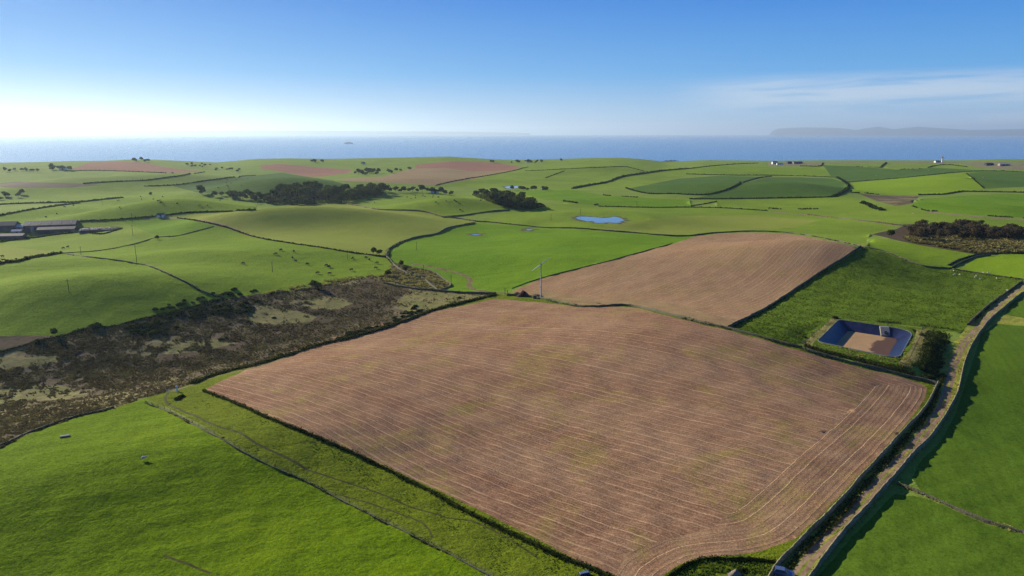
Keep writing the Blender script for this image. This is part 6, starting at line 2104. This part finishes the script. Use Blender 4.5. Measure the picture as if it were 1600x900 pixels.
# cabin
cb = [bm.verts.new(p) for p in ((-1.75, -0.78, 0.94), (0.95, -0.78, 0.94), (0.95, 0.78, 0.94), (-1.75, 0.78, 0.94), (-1.4, -0.6, 1.45), (0.25, -0.6, 1.47), (0.25, 0.6, 1.47), (-1.4, 0.6, 1.45))]
for f in ((4, 5, 6, 7), (0, 1, 5, 4), (1, 2, 6, 5), (2, 3, 7, 6), (3, 0, 4, 7)):
    bm.faces.new([cb[i] for i in f])
bmesh.ops.recalc_face_normals(bm, faces=bm.faces)
link('body', mesh_bm('body', bm, M['carpaint']), root)


def pane(pts4):
    bm_ = bmesh.new()
    P_ = [Vector(p) for p in pts4]
    nn = (P_[1] - P_[0]).cross(P_[2] - P_[0]).normalized()
    c_ = sum(P_, Vector()) / 4
    if nn.dot(c_ - Vector((0, 0, 1.0))) < 0:
        nn = -nn
    a_ = [bm_.verts.new(c_ + (p - c_) * 0.86 + nn * 0.012) for p in P_]
    b_ = [bm_.verts.new(c_ + (p - c_) * 0.86 - nn * 0.02) for p in P_]
    bm_.faces.new(a_); bm_.faces.new(b_[::-1])
    for i in range(4):
        bm_.faces.new((a_[i], b_[i], b_[(i + 1) % 4], a_[(i + 1) % 4]))
    return bm_


q = [(-1.75, -0.78, 0.94), (0.95, -0.78, 0.94), (0.95, 0.78, 0.94), (-1.75, 0.78, 0.94), (-1.4, -0.6, 1.45), (0.25, -0.6, 1.47), (0.25, 0.6, 1.47), (-1.4, 0.6, 1.45)]
for nm, idx in (('windscreen', (1, 2, 6, 5)), ('rear_window', (3, 0, 4, 7)), ('side_window', (0, 1, 5, 4)), ('side_window', (2, 3, 7, 6))):
    link(nm, mesh_bm(nm, pane([q[i] for i in idx]), M['glass']), root)
bm = bmesh.new(); tube(bm, [(0, -0.11, 0), (0, 0.11, 0)], [0.31, 0.31], 16)
tyre = mesh_bm('tyre', bm, M['rubber'])
bm = bmesh.new(); tube(bm, [(0, -0.13, 0), (0, 0.13, 0)], [0.18, 0.18], 12)
rim_ = mesh_bm('rim', bm, M['galv'])
for sx in (-1.3, 1.3):
    for sy in (-0.78, 0.78):
        wh = bpy.data.objects.new('wheel', tyre); COL.objects.link(wh); wh.parent = root; wh.location = (sx, sy, 0.31)
        link('rim', rim_, wh)
bm = bmesh.new(); bx(bm, -0.04, 0.04, -0.2, 0.2, -0.07, 0.07)
hl = mesh_bm('headlight', bm, M['skylight'])
for sy in (-0.58, 0.58):
    link('headlight', hl, root, (2.05, sy, 0.66))
bm = bmesh.new(); bx(bm, -0.04, 0.04, -0.16, 0.16, -0.08, 0.08)
tl = mesh_bm('tail_light', bm, plain('red_lens', (0.3, 0.01, 0.01), 0.3))
for sy in (-0.62, 0.62):
    link('tail_light', tl, root, (-2.03, sy, 0.74))
# drinking trough at the bottom edge of the near pasture
x, y, z = at(913, 898)
root = thing('water_trough', 'dark blue water trough at the bottom edge beside the hedge', 'trough', (x, y, z), 0.3)
bm = bmesh.new()
bx(bm, -1.0, 1.0, -0.45, 0.45, -0.1, 0.6)
bmesh.ops.bevel(bm, geom=bm.edges[:], offset=0.06, segments=1, affect='EDGES')
link('basin', mesh_bm('basin', bm, plain('dark_blue_plastic', lin(36, 44, 92), 0.5, 0.1)), root)
bm = bmesh.new(); bx(bm, -0.85, 0.85, -0.32, 0.32, 0.55, 0.612)
link('water', mesh_bm('water', bm, M['pond']), root)
